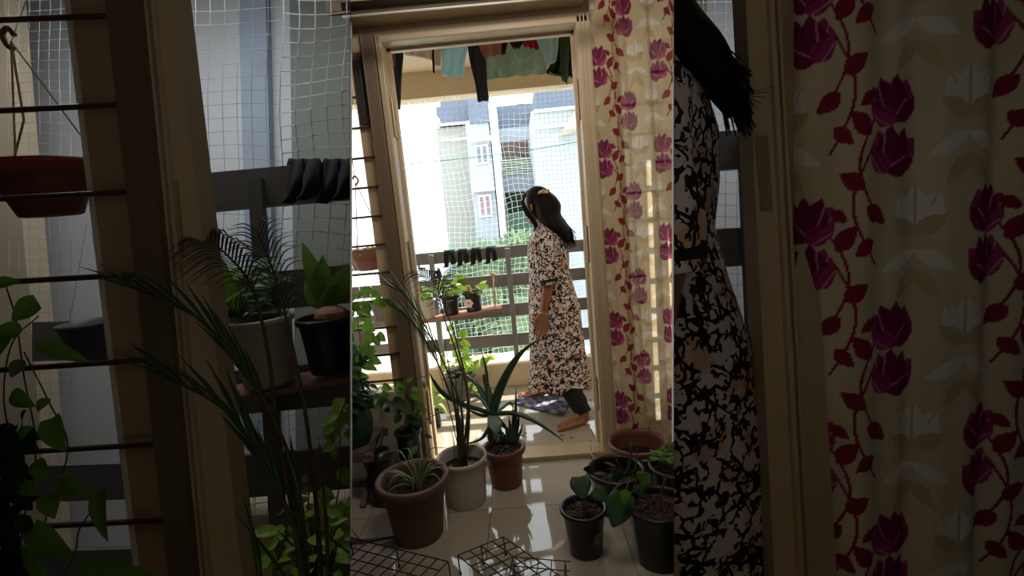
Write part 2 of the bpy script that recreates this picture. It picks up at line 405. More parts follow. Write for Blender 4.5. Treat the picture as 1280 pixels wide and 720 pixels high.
# ------------------------------------------------------------------ room shell
YW = 2.75; YWB = 2.87        # inner and outer face of the door wall
def ray(px, z, D): # point on the vertical-ish plane through px at depth D and height z
    a = at(px, 0, D=D); b = at(px, 720, D=D); t = (z-a[2])/(b[2]-a[2]); return a+(b-a)*t
struct('floor', G().box((0, 1.5, -0.05), (9, 5.2, 0.1)), 'tiles', loc=(0, 0, -0.1), )
def partition(name, px, sgn, m='partition', d0=0.84, d1=2.62, z0=0.0, z1=2.78, th=0.03):
    P = []
    a0, a1, b0, b1 = ray(px, z0, d0), ray(px, z1, d0), ray(px, z0, d1), ray(px, z1, d1)
    n = np.cross(b0-a0, a1-a0); n /= np.linalg.norm(n); n *= np.sign(n[0])*sgn
    v = [a0, b0, b1, a1, a0+n*0.0012*d0, b0+n*0.0012*d1, b1+n*0.0012*d1, a1+n*0.0012*d0]
    # keep the near edge hidden behind the visible face
    return struct(name, G().add(v, [(0, 1, 2, 3), (7, 6, 5, 4), (0, 4, 5, 1), (1, 5, 6, 2), (2, 6, 7, 3), (3, 7, 4, 0)]), m)
partition('wall_left', 438, -1); partition('wall_right', 842, 1)
struct('wall_back', G().box((0, -1.4, 1.35), (5.4, 0.1, 2.9)), 'wall')
struct('wall_far_left', G().box((-2.75, 1.1, 1.35), (0.1, 5.0, 2.9)), 'wall')
struct('wall_far_right', G().box((2.75, 1.1, 1.35), (0.1, 5.0, 2.9)), 'wall')
struct('ceiling', G().box((0, 0.75, 2.85), (5.6, 4.4, 0.14)), 'ceil')
# door wall: above the openings, between door and right window, below the windows
g = G()
g.box2((-2.7, YW, 2.335), (2.7, YWB, 2.9)); g.box2((-2.7, YW, 0), (-0.70, YWB, 0.42)); g.box2((-2.7, YW, 0.42), (-1.75, YWB, 2.33))
g.box2((0.43, YW, 0), (0.53, YWB, 2.34)); g.box2((0.53, YW, 0), (2.7, YWB, 0.35)); g.box2((1.25, YW, 0.35), (2.7, YWB, 2.33))
struct('wall_front', g, 'wall')
struct('trim_1', G().box2((-0.80, 2.50, 2.385), (0.40, YW, 2.78)), 'darkbeam', bevel=0.004)
# door frame
dr = bpy.data.objects.new('door_1', None); COL.objects.link(dr); dr.location = (-0.12, YW, 0); dr['kind'] = 'structure'
XL, XR, ZT = -0.635, 0.375, 2.305
fr = G().box2((XL-0.013, YW-0.03, 0), (XL+0.02, YWB, ZT+0.035)).box2((XR-0.015, YW-0.03, 0), (XR+0.06, YWB, ZT+0.035)).box2((XL-0.013, YW-0.03, ZT), (XR+0.06, YWB, ZT+0.035))
obj('door_frame', fr, 'frame', dr, bevel=0.006)
md = G()
for k, (o_, w_) in enumerate(((0.012, 0.008), (0.03, 0.008), (0.05, 0.01))):
    md.box2((XR+o_-0.01, YW-0.038, 0.0), (XR+o_-0.01+w_, YW-0.028, ZT+0.04)); md.box2((XL-0.008+k*0.009, YW-0.036, 0.0), (XL-0.003+k*0.009, YW-0.028, ZT+0.04))
obj('moulding', md, 'frame', dr, bevel=0.002)
obj('sill', G().box2((XL-0.05, YW-0.04, 0), (XR+0.06, YWB-0.02, 0.028)), 'wood', dr, bevel=0.004)
obj('stop_bead', G().box2((XL+0.02, YW+0.08, 0.028), (XL+0.035, YWB, ZT)).box2((XR-0.03, YW+0.08, 0.028), (XR-0.015, YWB, ZT)).box2((XL+0.02, YW+0.08, ZT-0.015), (XR-0.015, YWB, ZT)), 'frame', dr)
def hinge(x, y, z, parent):
    g = G().box((x, y, z), (0.006, 0.05, 0.2)); g.tube([(x-0.004 if x > 0 else x+0.004, y-0.03, z-0.1), (x-0.004 if x > 0 else x+0.004, y-0.03, z+0.1)], 0.006, 8)
    for dz in (-0.07, 0, 0.07):
        for dy in (-0.01, 0.012): g.ellipsoid((x+(-0.004 if x > 0 else 0.004), y+dy, z+dz), (0.003, 0.004, 0.004), 8, 6)
    return obj('hinge', g, 'steel', parent)
for z in (0.35, 1.2, 1.95): hinge(XR-0.018, YW+0.05, z, dr); hinge(XL+0.023, YW+0.05, z, dr)
# dark brown post between window and door
struct('trim_2', G().box2((XL-0.075, YW-0.05, 0), (XL-0.013, YWB, 2.345)).box2((XL-0.078, YW-0.058, 0), (XL-0.068, YW-0.049, 2.345)), 'framedark', bevel=0.004)
# left window
w1 = bpy.data.objects.new('window_1', None); COL.objects.link(w1); w1.location = (-1.25, YW, 0.42); w1['kind'] = 'structure'
wf = G().box2((-1.75, YW-0.02, 0.42), (XL-0.075, YWB, 0.475)).box2((-1.75, YW-0.02, 2.27), (XL-0.075, YWB, 2.345)).box2((-1.75, YW-0.02, 0.42), (-1.69, YWB, 2.33))
obj('window_frame', wf, 'frame', w1, bevel=0.004)
obj('window_stile', G().box2((XL-0.165, YW+0.04, 0.475), (XL-0.07, YW+0.08, 2.27)), 'stile', w1, bevel=0.004)
obj('shutter_edge', G().box2((XL-0.155, YW+0.02, 1.93), (XL-0.10, YW+0.039, 2.25)).box2((XL-0.125, YW+0.015, 1.96), (XL-0.115, YW+0.02, 2.22)), 'shutter', w1, bevel=0.003)
for i in range(13):
    z = 0.53 + i*0.1535
    if z < 2.25: obj('window_bar', G().box((-1.22, YW+0.02, z), (1.02, 0.012, 0.012)), 'bar', w1)
# right window behind the curtain
w2 = bpy.data.objects.new('window_2', None); COL.objects.link(w2); w2.location = (0.9, YW, 0.35); w2['kind'] = 'structure'
obj('window_frame', G().box2((0.53, YW-0.02, 0.35), (1.25, YWB, 0.39)).box2((0.53, YW-0.02, 2.29), (1.25, YWB, 2.34)).box2((0.53, YW-0.02, 0.35), (0.57, YWB, 2.33)).box2((1.21, YW-0.02, 0.35), (1.25, YWB, 2.33)).box2((0.86, YW+0.03, 0.35), (0.90, YW+0.06, 2.33)), 'frame', w2)
for i in range(12):
    z = 0.53 + i*0.1535
    if z < 2.25: obj('window_bar', G().box((0.89, YW+0.10, z), (0.66, 0.014, 0.014)), 'bar', w2)
# string hanging off the sill
tag(obj('string', G().tube(spline([(0.30, 2.86, 0.036), (0.292, 2.76, 0.034), (0.285, 2.70, 0.036), (0.315, 2.60, 0.012), (0.33, 2.52, 0.006)], 6), 0.004, 6), 'rope', smooth=True), 'short pale string lying over the wooden door sill', 'string')

# ------------------------------------------------------------------ balcony
g = G().box2((-2.7, 2.95, 2.50), (1.35, 4.3, 2.62)).box2((-2.7, 4.1, 2.31), (1.35, 4.3, 2.5))
struct('ceiling_balcony', g, 'curb')
struct('trim_3', G().box2((-2.7, 3.97, 0), (1.35, 4.3, 0.19)), 'curb', bevel=0.006)
struct('floor_balcony_edge', G().box2((-2.7, 4.0, -0.6), (1.35, 4.35, -0.001)), 'curb')
struct('wall_balcony_right', G().box2((0.86, 2.96, 0), (0.98, 4.3, 2.5)), 'curb')  # unseen end wall, placed so its shadow bounds the sun patch on the floor
struct('wall_balcony_left', G().box2((-2.8, 2.96, 0), (-2.7, 4.3, 2.5)), 'curb')
rl = thing('balcony_railing', 'dark grey balcony railing of wide flat boards on upright posts', 'railing', (-0.5, 4.1, 0.19))
for z0, z1 in ((1.03, 1.125), (0.80, 0.90), (0.552, 0.655), (0.30, 0.405)):
    obj('rail_board', G().box2((-2.6, 4.09, z0), (0.85, 4.115, z1)), 'rail', rl, bevel=0.003)
for x in (-2.2, -1.45, -0.73, -0.118, 0.505):
    obj('post', G().box2((x-0.02, 4.045, 0.19), (x+0.02, 4.09, 1.11)), 'railpost', rl, bevel=0.003)
# nets
def net(name, x0, x1, z0, z1, y, cell, r, m, slack, label, seed, frayed=0.0):
    rs = np.random.default_rng(seed); nx = int((x1-x0)/cell)+1; nz = int((z1-z0)/cell)+1
    X = np.linspace(x0, x1, nx); Z = np.linspace(z0, z1, nz)
    def w(x, z):
        u = (x-x0)/(x1-x0); v_ = (z-z0)/(z1-z0)
        dz = -slack*(np.sin(pi*u)**2)*(0.5+0.5*np.sin(3.1*v_+0.4)) + slack*0.30*np.sin(7*x+5*z) + slack*0.12*np.sin(23*x+2)
        dx = slack*0.30*np.sin(6*z+2*x)+slack*0.1*np.sin(19*z)
        return V(x+dx, y+0.02*np.sin(4*x+3*z), z+dz)
    P = np.array([[w(a, b) for b in Z] for a in X]) + rs.normal(0, cell*0.05, (nx, nz, 3))*V(1, 0.3, 1)
    g = G()
    for i in range(nx): g.tube(P[i], r, 3, caps=False)
    for j in range(nz): g.tube(P[:, j], r, 3, caps=False)
    return tag(obj(name, g, m), label, 'net')
net('bird_net', -2.0, 0.15, 0.2, 2.33, 4.16, 0.043, 0.0014, 'net', 0.045, 'slack white square mesh netting stretched behind the left of the railing', 3)
net('bird_net', 0.15, 0.84, 0.2, 2.31, 4.17, 0.036, 0.0011, 'netfine', 0.006, 'fine taut grey netting across the right end of the balcony opening', 4)
net('bird_net', -0.88, -0.62, 0.2, 2.2, 4.155, 0.05, 0.0012, 'net', 0.02, 'extra narrow layer of white netting beside the left door jamb', 9)
tag(obj('washing_line', G().tube(spline([at(500, 206, Y=4.14), at(590, 197, Y=4.14), at(660, 188, Y=4.14), at(735, 175, Y=4.14)], 6), 0.003, 6), mat('teal_cord', (70, 170, 160), 0.5)), 'thin teal cord strung across the net', 'cord')

# socks on the top rail
def sock_sheet(path, half, side, seed):
    """a limp sock folded over the rail: a wrinkled sheet following path"""
    P = spline(path, 7); k = len(P); n = 9; Q = np.zeros((k, n, 3)); side = np.array(side, float)
    for i in range(k):
        v_ = i/(k-1); hw = half*(1-0.25*abs(sin(5*v_+seed)))*(1.0 if v_ < 0.8 else 1-1.8*(v_-0.8))
        for j in range(n):
            t = j/(n-1)*2-1; Q[i, j] = P[i]+side*hw*t-CF*0.006*sin(3*t+7*v_+seed)
    return Q
def sock(px, w, label, seed):
    t = at(px, 309, Y=4.04); x = t[0]; g = G()
    for q, (dx, lean, ln) in enumerate(((-w*0.22, -0.010, 0.115), (w*0.24, 0.004, 0.095))):
        y0 = 4.078-0.008*q
        g.grid(sock_sheet([(x+dx, 4.128, 1.04), (x+dx, 4.126, 1.10), (x+dx, 4.10, 1.131), (x+dx+lean*0.3, y0, 1.115), (x+dx+lean, y0-0.006, 1.07), (x+dx+lean*1.5, y0-0.004, 1.125-ln), (x+dx+lean*2-0.015, y0-0.003, 1.115-ln)], w*0.26, (1, 0, 0), seed+q))
    return tag(obj('sock_pair', g, 'sock', smooth=True, solid=0.007), label, 'socks', 'black socks drying on the railing')
sock(560, 0.085, 'black sock pair drying on the top rail, leftmost of four', 1)
sock(577, 0.08, 'black sock pair on the top rail, second from the left', 2)
sock(594, 0.08, 'black sock pair on the top rail, third from the left', 3)
sock(613, 0.08, 'black sock pair on the top rail, nearest the woman', 4)

# ------------------------------------------------------------------ pots and plants
def pot(c, R_, Rb, h, m, root, rim=0.022, lip=0.012, flute=0.0, name='pot', soil='soil', fill=0.8, seed=0, clods=60, feet=False):
    c = np.array(c, float); rs = random.Random(seed)
    Ro = R_-lip
    prof = [(0.0, 0.004), (Rb*0.9, 0.004), (Rb, 0.0), (Rb+0.003, 0.01), (Rb+(Ro-Rb)*0.5, h*0.5), (Ro-0.002, h-rim-0.004), (Ro, h-rim), (R_-0.002, h-rim+0.001), (R_, h-rim+0.005), (R_, h-0.006), (R_-0.003, h-0.001), (R_-0.008, h), (R_-lip-0.006, h-0.004), (Ro-0.008, h-rim), (Rb+(Ro-Rb)*0.5-0.006, h*0.5), (Rb*0.95, 0.02), (0.0, 0.018)]
    g = G().lathe(c, prof, 56, flute=flute, nf=28, frange=(3, 5))
    obj(name, g, m, root, smooth=True)
    if soil:
        zs = h*fill; rs_ = Rb+(Ro-0.008-Rb)*fill*0.98
        g = G(); k = 10; n = 40; P = np.zeros((k, n, 3))
        for i in range(k):
            for j in range(n):
                t = 2*pi*j/n; rr = rs_*i/(k-1); P[i, j] = c+V(rr*cos(t), rr*sin(t), zs+0.006*rs.uniform(-1, 1)*(i < k-1))
        g.grid(P, closed=True)
        so = obj('soil', g, soil, root, smooth=True)
        if clods:
            g = G()
            for _ in range(clods):
                t = rs.uniform(0, 2*pi); rr = rs_*0.92*math.sqrt(rs.random()); s_ = rs.uniform(0.003, 0.009)
                g.ellipsoid(c+V(rr*cos(t), rr*sin(t), zs+0.004), (s_, s_*rs.uniform(0.6, 1.3), s_*0.7), 6, 4)
            obj('clods', g, 'clod', so)
    return c[2]+h*fill
def pz(px, py, Y): return at(px, py, Y=Y)

# A: big dusty terracotta pot with a spider plant
A = V(-0.581, 2.13, 0); r = thing('potted_spider_plant', 'wide dusty brown pot with a wispy spider plant on the floor tiles', 'potted plant', A)
top = pot(A, 0.166, 0.108, 0.288, 'brownpot', r, rim=0.035, lip=0.02, seed=1, fill=0.78, clods=110)
cr = A + V(0.03, -0.01, top)
g = G()
for i in range(22):
    t = rng.uniform(0, 2*pi); L_ = rng.uniform(0.10, 0.2); hgt = rng.uniform(0.05, 0.13)
    d = V(cos(t), sin(t), 0)
    g.strap([cr, cr+d*L_*0.3+V(0, 0, hgt*0.8), cr+d*L_*0.65+V(0, 0, hgt), cr+d*L_*0.95+V(0, 0, hgt*0.35)], [0.004, 0.008, 0.007, 0.001], 0.3)
for tgt in ((457, 622, 2.2), (470, 628, 2.12), (481, 566, 2.35), (503, 561, 2.3), (560, 560, 2.25)):
    e = pz(*tgt); g.strap([cr, (cr*0.6+e*0.4)+V(0, 0, 0.10), (cr*0.25+e*0.75)+V(0, 0, 0.05), e], [0.004, 0.008, 0.006, 0.001], 0.3)
obj('leaves', g, 'spider', r, smooth=True)
g = G()
for i in range(7): 
    t = rng.uniform(0, 2*pi); g.tube([cr+V(0, 0, -0.02), cr+V(0.02*cos(t), 0.02*sin(t), 0.03)], [0.007, 0.003], 6)
obj('crown', g, 'twig', r, smooth=True)

# B: off white fluted pot with a tall palm
B = V(-0.388, 2.375, 0); r = thing('potted_palm', 'off white fluted pot with a tall thin areca palm beside the aloe', 'potted plant', B)
top = pot(B, 0.127, 0.098, 0.245, 'whitepot', r, rim=0.022, lip=0.008, flute=0.012, seed=2, fill=0.74, soil='water', clods=20)
def frond(root, pts, leaflets, L_, w, m, name='frond', spread=0.9, seed=0, droop=0.4, start=0.35):
    rs = np.random.default_rng(seed); P = spline(pts, 10); k = len(P); g = G()
    st = obj('stem', G().tube(P, np.interp(np.linspace(0, 1, k), [0, 0.3, 1], [0.008, 0.0045, 0.0015]), 8), 'stem', root, smooth=True)
    for i in range(leaflets):
        t = start+(1-start)*i/(leaflets-1); q = t*(k-1); a = int(min(k-2, q)); p = P[a]*(1-(q-a))+P[a+1]*(q-a); d = P[a+1]-P[a]; d /= np.linalg.norm(d)
        side = np.cross(d, V(0, -0.35, 1)); side /= np.linalg.norm(side)
        for sg in (-1, 1):
            dd = d*(1-spread*0.55)+side*sg*spread + V(0, 0, 0.05); dd /= np.linalg.norm(dd); ll = L_*(0.6+0.5*sin(pi*min(1, 0.15+(t-start)/(1-start)*0.8)))*rs.uniform(0.85, 1.1)
            g.strap([p, p+dd*ll*0.45+V(0, 0, -0.02*droop*ll), p+dd*ll+V(0, 0, -droop*ll)], [w*0.5, w, w*0.1], 0.2, sub=4)
    obj(name, g, m, root, smooth=True); return st
b0 = B+V(0.0, 0.0, top-0.02)
# canes seen rising from the pot to the arching heads
frond(r, [b0+V(-0.01, 0, 0), pz(585, 500, 2.40), pz(574, 440, 2.42), pz(560, 395, 2.45), pz(543, 355, 2.5), pz(524, 340, 2.55)], 15, 0.15, 0.011, 'palmdark', seed=1, start=0.62, droop=0.5, spread=0.6)
frond(r, [b0+V(0.01, 0.01, 0), pz(586, 505, 2.38), pz(570, 440, 2.38), pz(556, 400, 2.38), pz(548, 365, 2.4), pz(552, 345, 2.42)], 12, 0.13, 0.011, 'palmdark', seed=2, start=0.66, spread=0.6)
frond(r, [b0+V(-0.015, 0.01, 0), pz(578, 520, 2.34), pz(562, 470, 2.3), pz(538, 420, 2.28), pz(512, 375, 2.26), pz(489, 358, 2.25)], 9, 0.17, 0.013, 'palm', seed=3, start=0.5, spread=0.16, droop=0.05)
frond(r, [b0+V(-0.02, 0, 0), pz(574, 530, 2.30), pz(556, 475, 2.26), pz(540, 440, 2.25), pz(522, 410, 2.24), pz(503, 392, 2.22)], 9, 0.17, 0.013, 'palm', seed=4, start=0.5, spread=0.16, droop=0.05)
g = G()
for (px, py, Y, w) in ((541, 434, 2.35, 0.012), (568, 452, 2.3, 0.012), (598, 430, 2.4, 0.008), (556, 428, 2.35, 0.018), (578, 420, 2.42, 0.008)):
    e = pz(px, py, Y); g.strap([b0, b0*0.6+e*0.4+V(0, 0, 0.04), e], [0.006, w, 0.001], 0.3)
obj('young_leaves', g, 'palm', r, smooth=True)
g = G()
for dx in (-0.012, 0.0, 0.012, 0.022): g.tube([b0+V(dx, 0, 0), b0+V(dx*0.6, 0.005, 0.28)], [0.0075, 0.004], 8)
obj('cane', g, mat('purple_cane', (86, 62, 58), 0.6, var=0.2), r, smooth=True)
g = G()
for (px, py) in ((570, 545), (562, 555)): e = pz(px, py-25, 2.36); g.strap([b0+V(-0.04, 0, 0), (b0+e)/2+V(-0.01, 0, 0.02), e], [0.004, 0.006, 0.001])
obj('dry_shoot', g, 'twig', r)

# C: terracotta pot with the aloe
Cc = V(-0.186, 2.51, 0); r = thing('potted_aloe', 'rust terracotta pot with a large aloe in front of the door sill', 'potted plant', Cc)
top = pot(Cc, 0.115, 0.08, 0.212, 'terra2', r, rim=0.03, lip=0.014, seed=3, fill=0.84, clods=60)
hub = pz(616, 517, 2.5)
def aloeleaf(pts, w, m='aloe', name='leaf'):
    P = spline(pts, 7); k = len(P); ww = np.interp(np.linspace(0, 1, k), np.linspace(0, 1, len(w)), w)
    g = G(); T = np.gradient(P, axis=0); T /= np.linalg.norm(T, axis=1)[:, None]; v = []; n = 10
    for i in range(k):
        a = np.cross(T[i], V(0.1, 0.35, 1)); a /= np.linalg.norm(a)+1e-9; b = np.cross(a, T[i])
        for j in range(n):
            t = 2*pi*j/n; x = cos(t); y = sin(t); yy = y*0.28 if y < 0 else y*0.05 + 0.18*x*x
            v.append(P[i]+a*x*ww[i]/2+b*yy*ww[i])
    f = [(i*n+j, i*n+(j+1) % n, (i+1)*n+(j+1) % n, (i+1)*n+j) for i in range(k-1) for j in range(n)]+[tuple((k-1)*n+j for j in range(n))]
    g.add(v, f); obj(name, g, m, r, smooth=True)
def hp(*a): return [hub]+[pz(*q) for q in a]
aloeleaf(hp((624, 490, 2.49), (636, 464, 2.47), (650, 443, 2.45), (668, 428, 2.44), (684, 424, 2.44)), [0.05, 0.052, 0.045, 0.035, 0.018, 0.002])
aloeleaf(hp((600, 512, 2.46), (575, 504, 2.42), (555, 493, 2.38), (543, 478, 2.36), (536, 465, 2.35)), [0.05, 0.05, 0.046, 0.036, 0.02, 0.002])
aloeleaf(hp((604, 494, 2.55), (592, 476, 2.6), (574, 466, 2.64), (560, 463, 2.68)), [0.045, 0.042, 0.032, 0.018, 0.002])
aloeleaf(hp((611, 490, 2.56), (607, 460, 2.6), (601, 436, 2.62)), [0.045, 0.04, 0.024, 0.002], )
aloeleaf(hp((640, 516, 2.47), (662, 523, 2.44), (684, 536, 2.41), (704, 551, 2.40)), [0.05, 0.048, 0.042, 0.028, 0.008])
aloeleaf(hp((618, 528, 2.43), (620, 540, 2.40), (622, 552, 2.39)), [0.045, 0.07, 0.06, 0.02], 'aloepale')
aloeleaf(hp((606, 500, 2.55), (596, 494, 2.58), (583, 494, 2.6)), [0.045, 0.06, 0.045, 0.01], 'aloepale')
aloeleaf(hp((604, 519, 2.5), (592, 515, 2.5), (577, 508, 2.5)), [0.045, 0.042, 0.03, 0.008], 'aloepale')
aloeleaf(hp((611, 534, 2.47), (603, 547, 2.46), (590, 553, 2.46), (574, 555, 2.46)), [0.04, 0.036, 0.03, 0.02, 0.004])
aloeleaf(hp((629, 532, 2.55), (643, 540, 2.55), (659, 547, 2.56)), [0.04, 0.035, 0.025, 0.004])
aloeleaf(hp((627, 508, 2.56), (636, 503, 2.6), (642, 509, 2.61)), [0.045, 0.05, 0.035, 0.008], 'aloepale')
aloeleaf(hp((609, 492, 2.58), (606, 478, 2.6), (605, 468, 2.6)), [0.03, 0.028, 0.022, 0.018], mat('cut_leaf_brown', (92, 66, 48), 0.7), 'cut_leaf')
sp = pz(640, 549, 2.5)
for (px, py, w) in ((645, 484, 0.02), (649, 512, 0.018), (636, 520, 0.02), (653, 530, 0.016), (631, 530, 0.02), (641, 505, 0.016), (627, 538, 0.018)):
    e = pz(px, py, 2.49); b_ = sp+V((px-641)*0.0022, 0, -0.01); aloeleaf([b_, b_*0.5+e*0.5+V(0.003, 0, 0), e], [w, w, 0.002], name='offshoot_leaf')
g = G()
for i in range(10):
    t = i*0.63; g.tube([hub+V(0, 0, -0.14)+V(0.03*cos(t), 0.03*sin(t), 0), hub+V(0.015*cos(t), 0.015*sin(t), -0.01)], [0.012, 0.014], 8)
obj('stalk', g, mat('aloe_stalk', (96, 84, 74), 0.8, var=0.3, scale=30), r, smooth=True)

# D: small black pot with heart leaves and a sticker
D_ = V(0.16, 1.937, 0); r = thing('potted_seedling', 'small black pot with a paper sticker and grey green heart leaves', 'potted plant', D_)
top = pot(D_, 0.098, 0.066, 0.202, 'blackpot', r, rim=0.018, lip=0.01, seed=4, fill=0.86, clods=140)
s0 = D_+V(0.0, 0.0, top); nrm = V(0, -0.75, 0.65)
def bigleaf(base, tip_px, Y, W, m, root, shape='heart', stem_from=None, name='leaf', n=nrm, droop=0.15):
    base = np.array(base); tip = pz(tip_px[0], tip_px[1], Y); L_ = np.linalg.norm(tip-base)
    g = G().leaf(base, tip-base, n, L_, W, shape, droop=droop, k=12, fold=0.1)
    o = obj(name, g, m, root, smooth=True, solid=0.0008)
    if stem_from is not None:
        obj('leaf_stalk', G().tube(spline([stem_from, (np.array(stem_from)+base)/2+V(0, 0, 0.015), base], 5), 0.0022, 6), 'stem', o if False else root, smooth=True)
    return o
bigleaf(pz(727, 598, 1.86), (723, 624, 1), 1.83, 0.085, 'greyleaf', r, stem_from=s0+V(-0.01, 0, 0)) if False else None
bigleaf(pz(724, 596, 1.88), (729, 624), 1.82, 0.085, 'greyleaf', r, stem_from=s0)
bigleaf(pz(742, 612, 1.87), (761, 626), 1.84, 0.06, 'greyleaf', r, stem_from=s0+V(0.01, 0, 0))
bigleaf(pz(734, 590, 1.93), (742, 583), 1.90, 0.045, 'greyleaf', r, stem_from=s0+V(0.004, 0.01, 0), n=V(0.2, -0.8, 0.5))
g = G()
for i in range(12):
    t = rng.uniform(0, 2*pi); a = s0+V(0.05*cos(t), 0.05*sin(t), 0.005); g.tube([a, a+V(rng.uniform(-0.04, 0.04), rng.uniform(-0.03, 0.03), rng.uniform(0, 0.02))], 0.0018, 5)
obj('twigs', g, 'twig', r)
ang = -1.08; lc = D_+V(0.0895*cos(ang), 0.0895*sin(ang), 0.105)
ex = V(-sin(ang), cos(ang), 0); ez = V(cos(ang)*0.2, sin(ang)*0.2, 0.98); en = np.cross(ex, ez)
def patch(c, w, h, off): c = c+en*off; return [c-ex*w/2-ez*h/2, c+ex*w/2-ez*h/2, c+ex*w/2+ez*h/2, c-ex*w/2+ez*h/2]
g = G().add(patch(lc, 0.036, 0.052, 0.002), [(0, 1, 2, 3)]); lb = obj('label', g, 'label', r, solid=0.0006)
g = G()
for (x, z, w, h) in ((-0.008, 0, 0.003, 0.022), (0.008, 0, 0.003, 0.022), (0, 0.010, 0.016, 0.003), (0, 0, 0.003, 0.014), (0, -0.020, 0.03, 0.002), (0, 0.021, 0.03, 0.002), (-0.0155, 0, 0.002, 0.042), (0.0155, 0, 0.002, 0.042)):
    g.add(patch(lc+ex*x+ez*z, w, h, 0.003), [(0, 1, 2, 3)])
obj('printed_mark', g, 'wire', lb)

# E: large black pot at the front right
E_ = V(0.447, 1.86, 0); r = thing('potted_climber', 'large black pot front right with broad green leaves leaning out to the left', 'potted plant', E_)
top = pot(E_, 0.128, 0.09, 0.245, 'blackpot', r, rim=0.02, lip=0.01, seed=5, fill=0.88, clods=180)
s0 = E_+V(-0.02, 0, top)
node = pz(789, 603, 1.86)
obj('vine_stem', G().tube(spline([s0+V(0.03, 0.02, 0), pz(800, 612, 1.86), node, pz(775, 606, 1.86), pz(765, 615, 1.86)], 6), 0.0028, 6), 'stem', r, smooth=True)
bigleaf(pz(780, 617, 1.84), (766, 660), 1.78, 0.11, 'greyleaf', r, stem_from=node)
bigleaf(pz(800, 602, 1.87), (812, 593), 1.86, 0.075, 'pothos', r, shape='ovate', stem_from=node, n=V(0, -0.9, 0.3)) 
bigleaf(pz(797, 606, 1.84), (803, 622), 1.82, 0.05, 'greyleaf', r, stem_from=node)
bigleaf(pz(783, 612, 1.80), (779, 631), 1.78, 0.042, 'lime', r, shape='ovate', stem_from=node)
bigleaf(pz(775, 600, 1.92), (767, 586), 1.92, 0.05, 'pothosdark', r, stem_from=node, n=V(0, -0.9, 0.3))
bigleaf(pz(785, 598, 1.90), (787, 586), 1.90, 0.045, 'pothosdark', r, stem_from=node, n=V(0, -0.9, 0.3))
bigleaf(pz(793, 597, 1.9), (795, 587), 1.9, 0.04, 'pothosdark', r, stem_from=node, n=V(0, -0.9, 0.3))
g = G().tube(spline([E_+V(0.0, 0, top-0.02), pz(826, 625, 1.86), pz(828, 612, 1.86), pz(832, 598, 1.86)], 5), [0.004]*16, 6).tube([pz(828, 612, 1.86), pz(824, 606, 1.86)], [0.003, 0.002], 6)
obj('dry_stick', g, 'twig', r, smooth=True)

# F: black pot with bare sticks
F_ = V(0.347, 2.225, 0); r = thing('pot_with_bare_sticks', 'round black pot of dark soil with bare upright sticks, behind the small stickered pot', 'plant pot', F_)
top = pot(F_, 0.135, 0.1, 0.198, 'blackpot', r, rim=0.02, lip=0.01, seed=6, fill=0.72, clods=30, soil='water')
g = G()
for (a, b, w) in (((784, 588), (790, 553), 0.006), ((788, 585), (786, 548), 0.004), ((776, 596), (770, 574), 0.003), ((793, 590), (797, 560), 0.004)):
    g.tube(spline([pz(a[0], a[1], 2.23), pz((a[0]+b[0])/2+1, (a[1]+b[1])/2, 2.23), pz(b[0], b[1], 2.23)], 4), w*0.7, 6)
obj('stick', g, 'twig', r, smooth=True)
g = G().leaf(pz(757, 592, 2.2), V(-1, 0, 0.2), V(0, -0.5, 0.8), 0.06, 0.018, 'lance').leaf(pz(770, 583, 2.22), V(-0.8, 0, 0.5), V(0, -0.5, 0.8), 0.06, 0.016, 'lance')
obj('fallen_leaf', g, 'twig', r)

# G: empty terracotta bowl pot against the curtain
G_ = V(0.505, 2.47, 0); r = thing('terracotta_pot', 'broad empty terracotta pot standing under the curtain hem', 'plant pot', G_)
pot(G_, 0.15, 0.108, 0.205, 'terra', r, rim=0.03, lip=0.014, seed=7, fill=0.55, soil='water', clods=10)

# H: dark pot with sprawling weed
H_ = V(0.630, 2.2, 0); r = thing('potted_weed', 'dark grey pot with a sprawling small leaved weed beside the terracotta pot', 'potted plant', H_)
top = pot(H_, 0.135, 0.1, 0.215, mat('charcoal_plastic', (48, 44, 46), 0.4, var=0.2), r, rim=0.02, lip=0.01, seed=8, fill=0.8, clods=40)
g = G(); gs = G()
for (px, py, Y) in ((808, 577, 2.2), (818, 566, 2.15), (826, 562, 2.2), (838, 556, 2.2), (846, 560, 2.2), (832, 575, 2.15), (842, 580, 2.12), (812, 569, 2.25)):
    e = pz(px, py, Y); P = spline([H_+V(0, 0, top), (H_+V(0, 0, top))*0.5+e*0.5+V(0, 0, 0.03), e], 6); gs.tube(P, 0.0016, 5)
    for q in P[4:]:
        for _ in range(2):
            t = rng.uniform(0, 2*pi); g.leaf(q, V(cos(t), sin(t)*0.5, 0.4), V(0, -0.6, 0.8), 0.026, 0.011, 'ovate', k=5)
obj('leaves', g, 'pothos', r, smooth=True); obj('stems', gs, 'stem', r)

